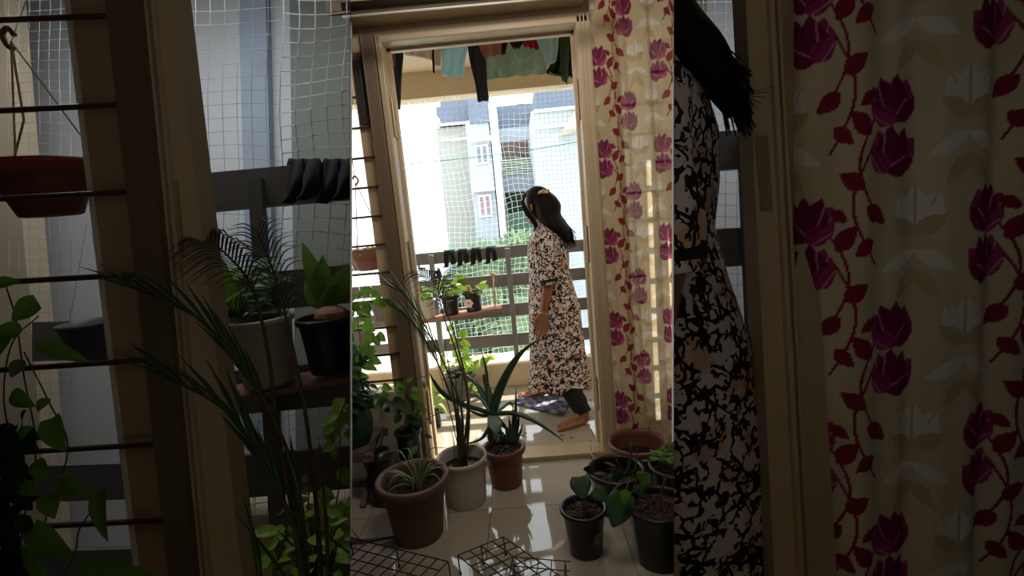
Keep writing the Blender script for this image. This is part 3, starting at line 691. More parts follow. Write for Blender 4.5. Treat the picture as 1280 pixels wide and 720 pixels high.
# I: black pot with a stick and a thin vine, by the left jamb
I_ = V(-0.70, 2.60, 0.0); r = thing('potted_vine', 'black pot with a dark stake and thin leafy vine by the left door jamb', 'potted plant', I_)
top = pot(I_, 0.074, 0.056, 0.30, 'blackpot', r, rim=0.02, lip=0.008, seed=9, fill=0.9, clods=10)
obj('stake', G().tube([I_+V(0.0, 0, top-0.03), pz(517, 484, 2.63)], 0.006, 8), 'wire', r)
def vine(root, pts, n, L_, W, m, seed, sm='stem', shape='heart', name='vine', ny=-0.8, r_=0.0018, every=None):
    rs = np.random.default_rng(seed); P = spline(pts, 8); g = G(); gs = G().tube(P, r_, 5)
    for i in range(n):
        q = rs.uniform(0.05, 1)*(len(P)-1); a = int(min(len(P)-2, q)); p = P[a]*(1-(q-a))+P[a+1]*(q-a)
        t = rs.uniform(0, 2*pi); d = V(cos(t), rs.uniform(-0.5, 0.2), sin(t)*0.6-0.25); b = p+d/np.linalg.norm(d)*L_*0.45
        gs.tube([p, b], r_*0.6, 4)
        s_ = rs.uniform(0.65, 1.2); g.leaf(b, d+V(0, 0, -0.5), V(rs.uniform(-0.6, 0.6), ny, rs.uniform(0.1, 0.7)), L_*s_, W*s_, shape, k=7)
    st = obj('stem', gs, sm, root, smooth=True); obj('leaves', g, m, root, smooth=True); return st
vine(r, [I_+V(0, 0, top), pz(512, 505, 2.63), pz(508, 490, 2.62), pz(516, 475, 2.62), pz(533, 470, 2.62)], 10, 0.06, 0.035, 'pothos', 1)
vine(r, [I_+V(0, 0, top), pz(505, 515, 2.58), pz(495, 512, 2.55), pz(487, 516, 2.55)], 5, 0.06, 0.045, 'greyleaf', 2)
vine(r, [I_+V(0, 0, top), pz(519, 540, 2.5), pz(526, 556, 2.5), pz(528, 565, 2.48)], 4, 0.07, 0.03, 'greyleaf', 3, shape='lance')
vine(r, [I_+V(0, 0, top), pz(520, 505, 2.62), pz(535, 515, 2.62), pz(545, 520, 2.62)], 6, 0.06, 0.018, 'pothos', 4, shape='lance')

# L: slatted wooden plant stand, J: green pot on it, K: dark bag pot
SL = V(-0.93, 2.5, 0); r = thing('slatted_stand', 'low weathered wooden stand with a slatted top under the green pot', 'plant stand', SL)
for k in range(5):
    obj('slat', G().beam((-1.19+k*0.075, 2.36, 0.30), (-1.17+k*0.075, 2.66, 0.30), 0.05, 0.016), 'slat', r, bevel=0.002)
for (y_, z_, w_) in ((2.37, 0.275, 0.40), (2.65, 0.275, 0.40), (2.5, 0.07, 0.34)): obj('cross_bar', G().box((-1.025, y_, z_), (w_, 0.03, 0.038)), 'slat', r, bevel=0.002)
for (a, b) in (((-1.19, 2.36, 0.27), (-1.09, 2.62, 0)), ((-1.19, 2.64, 0.27), (-1.09, 2.36, 0)), ((-0.86, 2.36, 0.27), (-0.92, 2.62, 0)), ((-0.86, 2.64, 0.27), (-0.92, 2.38, 0))):
    obj('leg', G().beam(a, b, 0.03, 0.03), 'slat', r, bevel=0.002)
J_ = V(-0.93, 2.47, 0.309); r = thing('potted_peperomia', 'dark green pot of dense trailing leaves on the slatted stand', 'potted plant', J_)
top = J_[2]+0.19
g = G().lathe(J_, [(0, 0.003), (0.06, 0.003), (0.065, 0), (0.085, 0.06), (0.092, 0.12), (0.085, 0.17), (0.08, 0.19), (0.074, 0.19), (0.08, 0.16), (0.06, 0.02), (0, 0.02)], 12); obj('pot', g, 'greenpot', r)
obj('soil', G().lathe(J_, [(0, 0.17), (0.077, 0.168)], 24), 'soil', r)
g = G(); gs = G()
for i in range(130):
    t = rng.uniform(0, 2*pi); e = rng.uniform(0.0, 1); p = V(J_[0], J_[1], top-0.02)+V(0.115*cos(t)*e, 0.1*sin(t)*e, 0.05+0.16*rng.random()*(1.1-e*0.6)); d = V(cos(t), sin(t), rng.uniform(-0.6, 0.3))
    g.leaf(p, d, V(0, 0, 1), 0.05, 0.045, 'heart', k=6); gs.tube([V(J_[0], J_[1], top-0.03), p], 0.0015, 4)
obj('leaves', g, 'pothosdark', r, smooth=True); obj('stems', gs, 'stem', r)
vine(r, [V(J_[0], J_[1], top), pz(470, 495, 2.4), pz(488, 502, 2.4), pz(493, 512, 2.4)], 7, 0.055, 0.045, 'pothosdark', 11)
K_ = V(-0.80, 2.42, 0); r = thing('grow_bag', 'dark plastic grow bag between the stand and the spider plant pot', 'grow bag', K_)
rs = random.Random(3); P = np.zeros((9, 24, 3))
for i in range(9):
    for j in range(24):
        t = 2*pi*j/24; z = 0.36*i/8*0.8; rr = (0.055+0.02*sin(i*0.5))*(1+0.12*sin(3*t+i)+0.06*sin(7*t+2*i)); P[i, j] = K_+V(rr*cos(t), rr*sin(t), z)
obj('bag', G().grid(P, closed=True), mat('dark_green_film', (34, 40, 34), 0.3, var=0.3), r, smooth=True, solid=0.002)
obj('soil', G().lathe(K_, [(0, 0.25), (0.06, 0.25)], 20), 'soil', r)

# plants hanging / climbing at the left window
Pw = V(-0.93, 2.68, 0.475)
r = thing('climbing_pothos', 'tangle of heart leaved pothos climbing the left window bars', 'plant', (-0.95, 2.72, 0.48))
gs_spec = [([(440, 520), (445, 470), (450, 430), (446, 390), (450, 366)], 18, 'pothos', 21), ([(442, 500), (455, 460), (468, 430), (462, 405)], 12, 'pothos', 22),
           ([(438, 480), (452, 440), (448, 400), (458, 370), (470, 380)], 14, 'pothos', 23), ([(445, 520), (470, 490), (480, 480), (492, 488)], 9, 'pothos', 24), ([(440, 505), (436, 470), (430, 420), (440, 372)], 14, 'pothosdark', 25)]
for pts, n, m_, sd in gs_spec:
    vine(r, [pz(a, b, 2.66+0.01*(sd % 3)) for a, b in pts], n, 0.062, 0.05, m_, sd)
g = G()
for i in range(90):
    c = pz(rng.uniform(425, 455), rng.uniform(440, 520), rng.uniform(2.62, 2.72)); t = rng.uniform(0, 2*pi)
    g.leaf(c, V(cos(t), -0.3, sin(t)-0.3), V(rng.uniform(-.5, .5), -0.8, 0.5), 0.05, 0.035, 'ovate', k=5)
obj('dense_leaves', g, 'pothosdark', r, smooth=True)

# hanging terracotta planter outside the window
HP = pz(461, 324, 3.35); r = thing('hanging_planter', 'terracotta bowl planter hanging on strings outside the left window', 'hanging planter', HP)
def bowl(c, R_, h, m, root, name='bowl'):
    return obj(name, G().lathe(c, [(0, -h*0.5), (R_*0.55, -h*0.5), (R_*0.62, -h*0.48), (R_*0.9, h*0.1), (R_*0.97, h*0.38), (R_*1.04, h*0.4), (R_*1.05, h*0.5), (R_*0.97, h*0.5), (R_*0.9, h*0.3), (R_*0.6, -h*0.4), (0, -h*0.4)], 40), m, root, smooth=True)
bowl(HP, 0.125, 0.14, 'terra2', r)
obj('soil', G().lathe(HP, [(0, 0.04), (0.115, 0.04)], 24), 'soil', r)
hk = HP+V(-0.02, 0, 0.50)
g = G()
for t in (0.3, 2.4, 4.5): g.tube([HP+V(0.128*cos(t), 0.128*sin(t), 0.07), hk], 0.003, 5)
g.tube([hk+V(0, 0, 0.03), V(hk[0], hk[1], 2.5)], 0.003, 5)
obj('string', g, 'rope', r)
obj('hook', G().tube(spline([hk+V(0, 0, -0.02), hk+V(0.02, 0, 0.01), hk+V(0, 0, 0.04), hk+V(-0.015, 0, 0.02)], 6), 0.006, 8), 'terra2', r, smooth=True)
g = G()
for i in range(26):
    t = rng.uniform(0, 2*pi); g.leaf(HP+V(0.08*cos(t), 0.08*sin(t), 0.06), V(cos(t), sin(t), rng.uniform(-0.2, 0.9)), V(0, 0, 1), 0.06, 0.02, 'lance', k=5)
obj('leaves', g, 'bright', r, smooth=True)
# two planters lower, outside the window
for (px, py, lab, m_) in ((478, 388, 'small dim grey pot hanging low outside the left window bars', 'greypot'), (452, 420, 'grey trough hooked on the railing outside the left window', 'greypot')):
    c = pz(px, py, 3.7); r = thing('hanging_pot', lab, 'hanging planter', c)
    bowl(c, 0.085, 0.15, m_, r); obj('string', G().tube([c+V(-0.08, 0, 0.07), c+V(0, 0, 0.55)], 0.002, 4).tube([c+V(0.08, 0, 0.07), c+V(0, 0, 0.55)], 0.002, 4).tube([c+V(0, 0, 0.55), V(c[0], c[1], 2.5)], 0.002, 4), 'net', r)
    g = G()
    for i in range(14):
        t = rng.uniform(0, 2*pi); g.leaf(c+V(0.05*cos(t), 0.05*sin(t), 0.07), V(cos(t), sin(t), 0.6), V(0, 0, 1), 0.06, 0.03, 'ovate', k=5)
    obj('leaves', g, 'bright', r, smooth=True)

# shelf hung inside the rail, with three pots
sh = V(-0.54, 3.98, 0.60); r = thing('hanging_shelf', 'narrow pinkish board shelf roped to the inside of the railing', 'shelf', sh)
obj('board', G().beam((-0.90, 3.98, 0.60), (-0.20, 3.98, 0.66), 0.17, 0.016, side=(0, 1, 0)), 'board', r, bevel=0.002)
for x, z in ((-0.25, 0.66), (-0.86, 0.61)):
    obj('rope', G().tube([(x, 3.90, z-0.01), (x, 4.03, 0.91), (x, 4.07, 0.93)], 0.005, 6).tube([(x, 4.06, z-0.01), (x, 4.05, 0.93)], 0.005, 6).ellipsoid((x, 4.04, 0.915), (0.02, 0.02, 0.015), 8, 6), 'rope', r)
def leafy(root, c, n, R_, hh, L_, W, m, seed, shape='ovate', name='leaves'):
    rs = np.random.default_rng(seed); g = G(); gs = G(); c = np.array(c)
    for i in range(n):
        t = rs.uniform(0, 2*pi); e = math.sqrt(rs.random()); p = c+V(R_*e*cos(t), R_*e*sin(t)*0.7, hh*rs.uniform(0.15, 1)); d = V(cos(t), sin(t), rs.uniform(-0.3, 0.8))
        gs.tube([c, p], 0.0015, 4); g.leaf(p, d, V(0, -0.5, 0.9), L_*rs.uniform(0.7, 1.2), W*rs.uniform(0.7, 1.2), shape, k=6)
    obj('stems', gs, 'stem', root); return obj(name, g, m, root, smooth=True)
c = V(-0.79, 3.96, 0.618); r = thing('potted_herb', 'white pot on the hanging shelf with bright green trailing leaves', 'potted plant', c)
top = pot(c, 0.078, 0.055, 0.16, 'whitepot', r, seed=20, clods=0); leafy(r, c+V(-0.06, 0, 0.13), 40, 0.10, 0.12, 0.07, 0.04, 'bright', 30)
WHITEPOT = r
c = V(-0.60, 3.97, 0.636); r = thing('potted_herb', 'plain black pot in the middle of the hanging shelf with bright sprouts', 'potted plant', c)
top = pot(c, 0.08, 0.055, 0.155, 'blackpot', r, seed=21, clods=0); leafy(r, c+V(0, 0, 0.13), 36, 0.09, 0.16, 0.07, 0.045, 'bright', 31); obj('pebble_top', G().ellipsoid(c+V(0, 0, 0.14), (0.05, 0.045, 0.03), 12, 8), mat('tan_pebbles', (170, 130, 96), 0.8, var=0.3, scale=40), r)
BLACKPOT = r
c = V(-0.42, 3.97, 0.652); r = thing('potted_herb', 'black pot with a painted pink flower on the hanging shelf', 'potted plant', c)
top = pot(c, 0.082, 0.058, 0.15, 'blackpot', r, seed=22, clods=0); leafy(r, c+V(0.02, 0, 0.13), 12, 0.06, 0.07, 0.07, 0.05, 'bright', 32)
obj('stub', G().tube([c+V(-0.02, 0, 0.12), c+V(-0.025, 0, 0.20)], [0.014, 0.013], 10), mat('cut_stem', (196, 150, 110), 0.7), r, smooth=True)
g = G()
for k in range(6):
    t = k*pi/3; g.ellipsoid(c+V(-0.03+0.022*cos(t), -0.079+0.004*abs(cos(t)), 0.070+0.022*sin(t)), (0.015, 0.005, 0.015), 8, 6)
obj('painted_flower', g, mat('pale_pink_paint', (240, 216, 214), 0.6), r); obj('flower_centre', G().ellipsoid(c+V(-0.03, -0.083, 0.070), (0.011, 0.004, 0.008), 8, 6), 'pink', r)

# grey pot with mint on the balcony floor
c = V(-0.575, 3.80, 0); r = thing('potted_mint', 'grey pot of sunlit mint standing on the balcony floor by the curb', 'potted plant', c)
top = pot(c, 0.135, 0.09, 0.20, 'greypot', r, seed=23, fill=0.85, clods=10)
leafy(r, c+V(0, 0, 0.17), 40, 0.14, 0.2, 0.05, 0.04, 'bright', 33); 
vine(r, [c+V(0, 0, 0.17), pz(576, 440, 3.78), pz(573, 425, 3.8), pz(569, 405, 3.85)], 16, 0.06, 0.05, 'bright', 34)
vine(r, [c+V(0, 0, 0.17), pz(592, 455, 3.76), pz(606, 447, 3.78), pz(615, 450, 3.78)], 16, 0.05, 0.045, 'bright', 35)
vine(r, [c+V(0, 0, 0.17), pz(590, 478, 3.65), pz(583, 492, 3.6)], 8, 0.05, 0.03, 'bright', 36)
# green plant right behind the left jamb and the bead garland
r = thing('garland', 'yellow and red bead garland hanging just behind the left door jamb', 'garland', pz(530, 470, 2.99))
for i in range(24):
    p = pz(528+0.22*i*0.35+0.5*sin(i*2), 418+i*3.4, 3.0); obj('bead', G().ellipsoid(p, (0.009, 0.009, 0.008), 8, 6), ['yellow', 'red', 'yellow'][i % 3], r)
obj('thread', G().tube([V(pz(527, 400, 3.0)[0], 3.0, 2.5), pz(527, 400, 3.0), pz(531, 500, 3.0)], 0.0015, 4), 'net', r)
c = V(-0.70, 3.3, 0); r = thing('potted_croton', 'slender bright green plant in a small black pot behind the palm', 'potted plant', c)
pot(c, 0.06, 0.045, 0.12, 'blackpot', r, clods=0, seed=40); g = G()
for (px, py, w) in ((549, 470, 0.03), (556, 500, 0.04), (562, 522, 0.035), (535, 462, 0.03), (545, 525, 0.02), (568, 505, 0.02)):
    e = pz(px, py, 3.25); g.strap([c+V(0, 0, 0.1), (c+e)/2+V(0, 0, 0.12), e], [0.008, w, 0.001])
obj('leaves', g, 'bright', r, smooth=True)

# ------------------------------------------------------------------ mat, litter, branch, racks
def check_mat():
    m = bpy.data.materials.new('blue_diamond_weave'); m.use_nodes = True; N = m.node_tree.nodes; L = m.node_tree.links; b = N['Principled BSDF']
    tc = N.new('ShaderNodeTexCoord'); sp_ = N.new('ShaderNodeSeparateXYZ'); L.new(tc.outputs['UV'], sp_.inputs[0])
    ck = N.new('ShaderNodeTexChecker'); ck.inputs['Scale'].default_value = 1; L.new(tc.outputs['UV'], ck.inputs['Vector'])
    ck.inputs['Color1'].default_value = (*srgb((58, 80, 140)), 1); ck.inputs['Color2'].default_value = (*srgb((160, 142, 130)), 1)
    ck2 = N.new('ShaderNodeTexChecker'); ck2.inputs['Scale'].default_value = 0.5; L.new(tc.outputs['UV'], ck2.inputs['Vector'])
    mx = N.new('ShaderNodeMix'); mx.data_type = 'RGBA'; mx.blend_type = 'MULTIPLY'; mx.inputs[0].default_value = 0.55
    ck2.inputs['Color1'].default_value = (1, 1, 1, 1); ck2.inputs['Color2'].default_value = (*srgb((120, 120, 150)), 1)
    L.new(ck.outputs[0], mx.inputs[6]); L.new(ck2.outputs[0], mx.inputs[7]); L.new(mx.outputs[2], b.inputs['Base Color']); b.inputs['Roughness'].default_value = 0.9
    return m
M['check'] = check_mat()
mc = [at(640, 505, Z=0), at(704, 521, Z=0), at(722, 490, Z=0), at(664, 487, Z=0)]
nn = 25; P = np.zeros((nn, nn, 3)); uv = []
for i in range(nn):
    for j in range(nn):
        a, b = i/(nn-1), j/(nn-1); p = (mc[0]*(1-a)+mc[1]*a)*(1-b)+(mc[3]*(1-a)+mc[2]*a)*b
        p = p+V(0, 0, 0.006+0.006*max(0, sin(8*a+3*b))**2); P[i, j] = p; uv.append((a*8+b*0.0, b*8))
g = G().grid(P); g.uv = uv
tag(obj('floor_mat', g, 'check', smooth=True, solid=0.004), 'crumpled blue and beige diamond patterned mat under the woman\'s far foot', 'floor mat')
g = G()
for _ in range(46):
    p = at(rng.uniform(716, 746), rng.uniform(482, 489), Z=0.006) if _ < 30 else at(rng.uniform(600, 745), rng.uniform(486, 545), Z=0.005); t = rng.uniform(0, 2*pi)
    g.leaf(p, V(cos(t), sin(t), 0.15), V(0, 0, 1), rng.uniform(0.012, 0.03), 0.012, 'ovate', k=4)
for (px, py) in ((737, 501), (735, 552), (700, 545), (712, 548)): g.leaf(at(px, py, Z=0.008), V(1, 0.3, 0.3), V(0, 0, 1), 0.03, 0.02, 'ovate', k=5)
o = obj('leaf_litter', g, 'drain'); o['kind'] = 'stuff'; tag(o, 'scattered dry leaf bits on the balcony floor along the curb', 'leaf litter')
b0 = at(430, 676, Z=0.012)
g = G().tube(spline([b0, at(455, 676, Z=0.014), at(480, 673, Z=0.016), at(500, 669, Z=0.02)], 6), np.linspace(0.011, 0.004, 19), 8).tube([at(492, 671, Z=0.02), at(495, 664, Z=0.03)], [0.004, 0.002], 6).tube([at(450, 676, Z=0.016), at(440, 662, Z=0.04)], [0.004, 0.002], 5)
tag(obj('dry_branch', g, 'twig', smooth=True), 'dry dark branch lying on the floor beyond the wire rack', 'branch')
def rack(o0, e1, e2, n1, n2, z, label, skip=()):
    o0 = np.array(o0); r = thing('wire_rack', label, 'wire rack', (o0[0], o0[1], 0), 'black wire racks on the floor')
    g = G()
    for i in range(n1+1): g.tube([o0+e1*i/n1, o0+e1*i/n1+e2], 0.0026, 6)
    for j in range(n2+1): g.tube([o0+e2*j/n2, o0+e2*j/n2+e1], 0.0026, 6)
    obj('wire_grid', g, 'wire', r)
    for (a, b) in ((0, 0), (1, 0), (0, 1), (1, 1), (0.5, 0)):
        p = o0+e1*a+e2*b; q = V(p[0]+0.004, p[1]-0.004, 0.007); l = obj('leg', G().tube([p, q], 0.0028, 6), 'wire', r)
        obj('foot', G().ellipsoid(q, (0.006, 0.006, 0.007), 8, 6), 'wire', l, smooth=True)
    return r
z = 0.085
a, b, c = at(438, 672, Z=z), at(508, 686, Z=z), at(560, 702, Z=z)
e1 = (c-a); e1[2] = 0; e1 = e1/np.linalg.norm(e1)*0.5; e2 = V(e1[1], -e1[0], 0)/np.linalg.norm(e1)*0.36
rack(c-e1, e1, e2+V(-0.04, 0, 0), 10, 7, z, 'black wire grid rack on short feet, left one in front of the spider plant pot')
a, b = at(572, 694, Z=z), at(629, 671, Z=z); c = at(700, 720, Z=z)
e1 = b-a; e1[2] = 0; e2 = (c-b); e2[2] = 0; e2 = e2*1.1
rack(a, e1, e2, 4, 8, z, 'black wire grid rack with a raised open corner, right one at the bottom')
obj_rack2 = None
p0 = at(641, 696, Z=0.10)
g = G()
for k in range(5): g.tube([p0+V(0.05*k, -0.012*k, 0.0), p0+V(0.05*k-0.02, -0.012*k-0.16, 0.0)], 0.0024, 6)
for k in range(4): g.tube([p0+V(-0.006*k, -0.05*k, 0), p0+V(0.22-0.006*k, -0.05*k-0.05, 0)], 0.0024, 6)
g.tube([p0, V(p0[0], p0[1], 0.004)], 0.0026, 6); g.tube([p0+V(0.2, -0.048, 0), V(p0[0]+0.2, p0[1]-0.048, 0.004)], 0.0026, 6)
tag(obj('wire_rack', g, 'wire'), 'small black wire shelf lying over the corner of the right rack', 'wire rack', 'black wire racks on the floor')

# ------------------------------------------------------------------ curtain
def pattern(U, W_):
    """floral print sampled in metres: U across, W_ down"""
    PW, PH = 0.36, 0.44
    base = np.array(srgb((206, 190, 156))); col = np.tile(base, (U.size, 1)); u0 = U.ravel(); w0 = W_.ravel()
    col *= (1+0.05*np.sin(u0*40+np.sin(w0*9)*2))[:, None]
    def paint(mask, c): col[mask] = np.array(c)[None] if np.ndim(c) == 1 else c[mask]
    def local(cu, cw, ang, sc=1.0, mir=1, off=0):
        du = (u0-cu+PW/2) % PW-PW/2; dw = (w0-cw+PH/2) % PH-PH/2
        du = du*mir; x = (du*cos(ang)+dw*sin(ang))/sc; y = (-du*sin(ang)+dw*cos(ang))/sc; return x, y
    def leafm(x, y, L_, W2): t = x/L_; return (t > 0) & (t < 1) & (np.abs(y) < W2*np.sin(pi*np.clip(t, 0, 1)**0.8))
    white = np.array(srgb((222, 216, 204))); beige = np.array(srgb((188, 168, 130)))
    mag = np.array(srgb((158, 52, 104))); mag2 = np.array(srgb((116, 30, 72))); red = np.array(srgb((138, 40, 56))); pink = np.array(srgb((196, 120, 150)))
    for (cu, cw, mir) in ((0.05, 0.02, 1), (0.23, 0.24, -1)):
        # pale tulips
        for k, (a, l, w) in enumerate(((-2.0, 0.072, 0.022), (-1.14, 0.072, 0.022), (-1.57, 0.076, 0.022), (-2.5, 0.05, 0.013), (-0.6, 0.05, 0.013))):
            x, y = local(cu-0.045*mir, cw+0.30, a, 1.3, mir); mk = leafm(x, y, l, w); paint(mk, white if k < 3 else beige); paint(mk & (np.abs(y) < 0.0012), beige)
        for (a, l, w, oy) in ((0.5, 0.07, 0.012, 0.33), (2.6, 0.07, 0.012, 0.33), (0.9, 0.06, 0.012, 0.37), (2.2, 0.06, 0.012, 0.37)):
            x, y = local(cu-0.045*mir, cw+oy, a, 1.2, mir); mk = leafm(x, y, l, w); paint(mk, beige if oy > 0.35 else white)
    for (cu, cw, mir) in ((0.05, 0.02, 1), (0.23, 0.24, -1)):
        # stem: S curve
        dw = (w0-cw) % PH; t = dw/PH
        for k, (f0, f1, fx) in enumerate(((0.10, 0.62, lambda s: 0.055*np.sin(pi*s*1.0)*1.0+0.015), (0.25, 0.80, lambda s: 0.05*np.sin(pi*s)-0.0+0.02))):
            s_ = np.clip((t-f0)/(f1-f0), 0, 1); cx = cu+mir*(0.01+fx(s_)+0.012*k); du = (u0-cx+PW/2) % PW-PW/2
            paint((t > f0) & (t < f1) & (np.abs(du) < 0.0032), red)
        # flowers
        for (fu, fw, rot) in ((0.0, 0.05, 0.15), (0.015, 0.145, -0.25)):
            for k, (a, l, w) in enumerate(((-2.05, 0.050, 0.019), (-1.1, 0.050, 0.019), (-1.75, 0.054, 0.017), (-1.4, 0.054, 0.017), (-2.45, 0.036, 0.012), (-0.7, 0.036, 0.012))):
                x, y = local(cu+mir*fu, cw+fw+0.03, a+rot, 1.7, mir); mk = leafm(x, y, l, w)
                paint(mk, mag if k in (0, 1, 5) else mag2); paint(mk & (np.abs(y-0.006) < 0.0012), pink); paint(mk & (np.abs(y+0.006) < 0.0012), mag2)
        # leaves
        for (lu, lw, a, l, w) in ((0.055, 0.10, -0.9, 0.06, 0.018), (0.07, 0.20, -0.6, 0.055, 0.017), (0.065, 0.235, 2.5, 0.055, 0.017), (0.05, 0.30, 0.7, 0.05, 0.015), (0.045, 0.02, 0.6, 0.04, 0.012)):
            x, y = local(cu+mir*lu, cw+lw, a, 1.05, mir); mk = leafm(x, y, l, w); paint(mk, red); paint(mk & (np.abs(y) < 0.001), mag2)
    return col.reshape(U.shape+(3,))
M['curtain'] = mat('printed_sheer_curtain', (220, 200, 160), 0.9, vcol=True, var=0.04, trans=0.42, sheer=0.10, spec=0.1)
def curtain(name, p_of, width, top, bottom, cell, amp, wl, full, u_off, label, m='curtain', phase=0.0):
    """p_of(x, d, z): world point for position x along the rod, depth offset d, height z"""
    xs = np.arange(0, width, cell/full); n = len(xs); zs = np.arange(bottom, top, cell); k = len(zs)
    X, Z = np.meshgrid(xs, zs); fr_ = (top-Z)/(top-bottom)
    ph = X/wl*2*pi+phase
    dep = amp*(np.sin(ph+0.5*np.sin(ph*0.37+1)) + 0.35*np.sin(ph*2.3+0.8*fr_))*(0.6+0.5*fr_) + 0.012*np.sin(3*fr_+X*9)
    XX = X + 0.35*amp*np.cos(ph)*(0.4+0.6*fr_)
    du = np.sqrt(np.gradient(XX, axis=1)**2+np.gradient(dep, axis=1)**2); U = np.cumsum(du, axis=1); U = U[:1].repeat(k, 0)
    P = p_of(XX, dep, Z); g = G().grid(P); g.col = pattern(U+u_off, (top-Z)).reshape(-1, 3)
    return obj(name, g, m, smooth=True)
def pc(X, d, Z):
    return np.stack([0.415+X+0.015*(2.3-Z)/2.3, 2.63+d-0.0*Z, Z], -1)
o = curtain('floral_curtain', pc, 0.56, 2.62, 0.10, 0.0042, 0.017, 0.13, 1.3, 0.02, '')
tag(o, 'sheer cream curtain printed with magenta flowers beside the right door jamb', 'curtain')
def pc3(X, d, Z):
    t = (2.6-Z)/2.5; return np.stack([0.405+X*(1+0.15*t)+0.055*t**1.5, 2.575+d, Z], -1)
o = curtain('floral_curtain', pc3, 0.125, 2.62, 0.12, 0.0042, 0.016, 0.055, 2.2, 0.19, '', phase=1.0)
tag(o, 'narrow bunched floral curtain fold nearest the door jamb, darker than the spread one', 'curtain')
o = obj('curtain_rod', G().tube([at(428, 9.5, Y=2.36), at(760, -19, Y=2.36)], 0.02, 12), 'rod', smooth=True); tag(o, 'dark curtain rod running above the door opening', 'curtain rod')
obj('curtain_track', G().tube([at(428, 21.3, Y=2.38), at(760, -9, Y=2.38)], 0.006, 8), 'white', o, smooth=True)
obj('rod_bracket', G().box((-0.5, 2.44, 2.41), (0.02, 0.14, 0.03)), 'rod', o)

# ------------------------------------------------------------------ clothes hanging under the balcony ceiling
def garment(name, rows, Y, m, label, cat, fold=0.012, nf=5, solid=0.002, extra=None, seed=0, loose=0.0):
    """rows: (left px, y), (right px, y) pairs from top to bottom"""
    Lp = spline([pz(a[0], a[1], Y) for a, b in rows], 6); Rp = spline([pz(b[0], b[1], Y) for a, b in rows], 6); k = len(Lp); n = 26
    P = np.zeros((k, n, 3))
    for i in range(k):
        for j in range(n):
            t = j/(n-1); p = Lp[i]*(1-t)+Rp[i]*t; v_ = i/(k-1)
            P[i, j] = p+V(0, fold*sin(2*pi*nf*t/2+seed+v_)*(0.5+v_)+0.25*fold*sin(17*t+seed*3+5*v_), loose*sin(6*t+seed)*v_)
    o = obj(name, G().grid(P), m, smooth=True, solid=solid); tag(o, label, cat, 'laundry hanging under the balcony ceiling')
    return o
garment('leggings', [((485, 40), (502, 39)), ((487, 66), (504, 64)), ((490, 100), (501, 99)), ((493, 136), (500, 137))], 3.42, 'navy', 'narrow black leggings leg hanging at the far left of the washing', 'clothing', 0.008, 2, 0.01)
garment('cloth', [((484, 50), (494, 50)), ((486, 68), (494, 67)), ((489, 80), (494, 83))], 3.38, 'blushcloth', 'small dusty pink cloth hanging beside the left black leggings', 'clothing')
garment('scarf', [((504, 50), (542, 48)), ((505, 64), (541, 61)), ((507, 68), (541, 72)), ((520, 69), (541, 76))], 3.45, 'lace', 'thin cream lace scarf hanging between black leggings and pale blue kurta', 'clothing', 0.02, 6)
garment('cloth_strap', [((540, 48), (543, 48)), ((540, 70), (543, 70)), ((541, 90), (543.5, 92))], 3.40, 'dark', 'thin dark strap dangling beside the lace scarf', 'clothing', 0.002, 1, 0.004)
garment('cloth', [((541, 48), (551, 47)), ((542, 60), (552, 60)), ((543, 82), (551, 83))], 3.47, 'lace', 'narrow cream cloth hanging left of the pale blue kurta', 'clothing')
garment('kurta', [((550, 44), (586, 42)), ((551, 60), (585, 57)), ((552, 78), (581, 77)), ((551, 92), (579, 94)), ((553, 95), (578, 97))], 3.42, 'blueshirt', 'pale blue kurta hem hanging left of the long navy leggings', 'clothing', 0.014, 4)
garment('leggings', [((583, 44), (604, 42)), ((585, 60), (604, 57)), ((588, 80), (607, 78)), ((594, 105), (608, 104)), ((597, 124), (610, 122)), ((599, 127), (608, 126))], 3.36, 'navy', 'long navy leggings hanging lowest in the middle of the washing', 'clothing', 0.010, 2, 0.012)
garment('shorts', [((598, 44), (627, 42)), ((599, 58), (627, 55)), ((603, 68), (626, 66)), ((606, 72), (624, 68))], 3.34, 'blushcloth', 'dusty pink shorts hanging over the navy leggings', 'clothing', 0.01, 3)
garment('cloth', [((626, 42), (634, 42)), ((626, 55), (634, 54)), ((627, 69), (632, 67))], 3.38, 'dark', 'small black cloth hanging between pink shorts and sage dress', 'clothing')
garment('dress', [((609, 50), (676, 46)), ((608, 66), (678, 62)), ((607, 80), (681, 76)), ((607, 98), (683, 88)), ((616, 98), (683, 92))], 3.47, 'sage', 'wide sage green floral dress spread across the washing', 'clothing', 0.014, 7)
garment('cloth', [((637, 44), (655, 43)), ((638, 54), (654, 52)), ((643, 61), (650, 60))], 3.36, 'dark', 'black garment with rounded hem in front of the sage dress top', 'clothing')
garment('cloth', [((653, 43), (676, 42)), ((654, 54), (674, 53)), ((656, 58), (673, 62))], 3.38, 'redcloth', 'red cloth showing beside the black garment over the sage dress', 'clothing')
garment('sleeve_shirt', [((668, 40), (698, 38)), ((672, 52), (698, 48)), ((679, 68), (697, 62)), ((682, 79), (694, 76)), ((684, 80), (690, 78))], 3.33, 'blueshirt', 'pale blue shirt sleeve hanging between sage dress and dark print cloth', 'clothing', 0.012, 3, 0.008)
garment('shawl', [((690, 40), (726, 38)), ((690, 60), (726, 56)), ((688, 80), (725, 78)), ((683, 90), (724, 97)), ((694, 94), (724, 98))], 3.45, 'darkprint', 'dark green patterned shawl bunched at the right end of the washing', 'clothing', 0.02, 8)
garment('scarf_end', [((700, 42), (711, 42)), ((700, 66), (711, 66)), ((701, 90), (710, 92)), ((703, 100), (709, 106))], 3.37, mat('green_scarf', (58, 80, 60), 0.85, trans=0.2, var=0.3, scale=40), 'green scarf end hanging in front of the dark shawl', 'clothing', 0.01, 2)
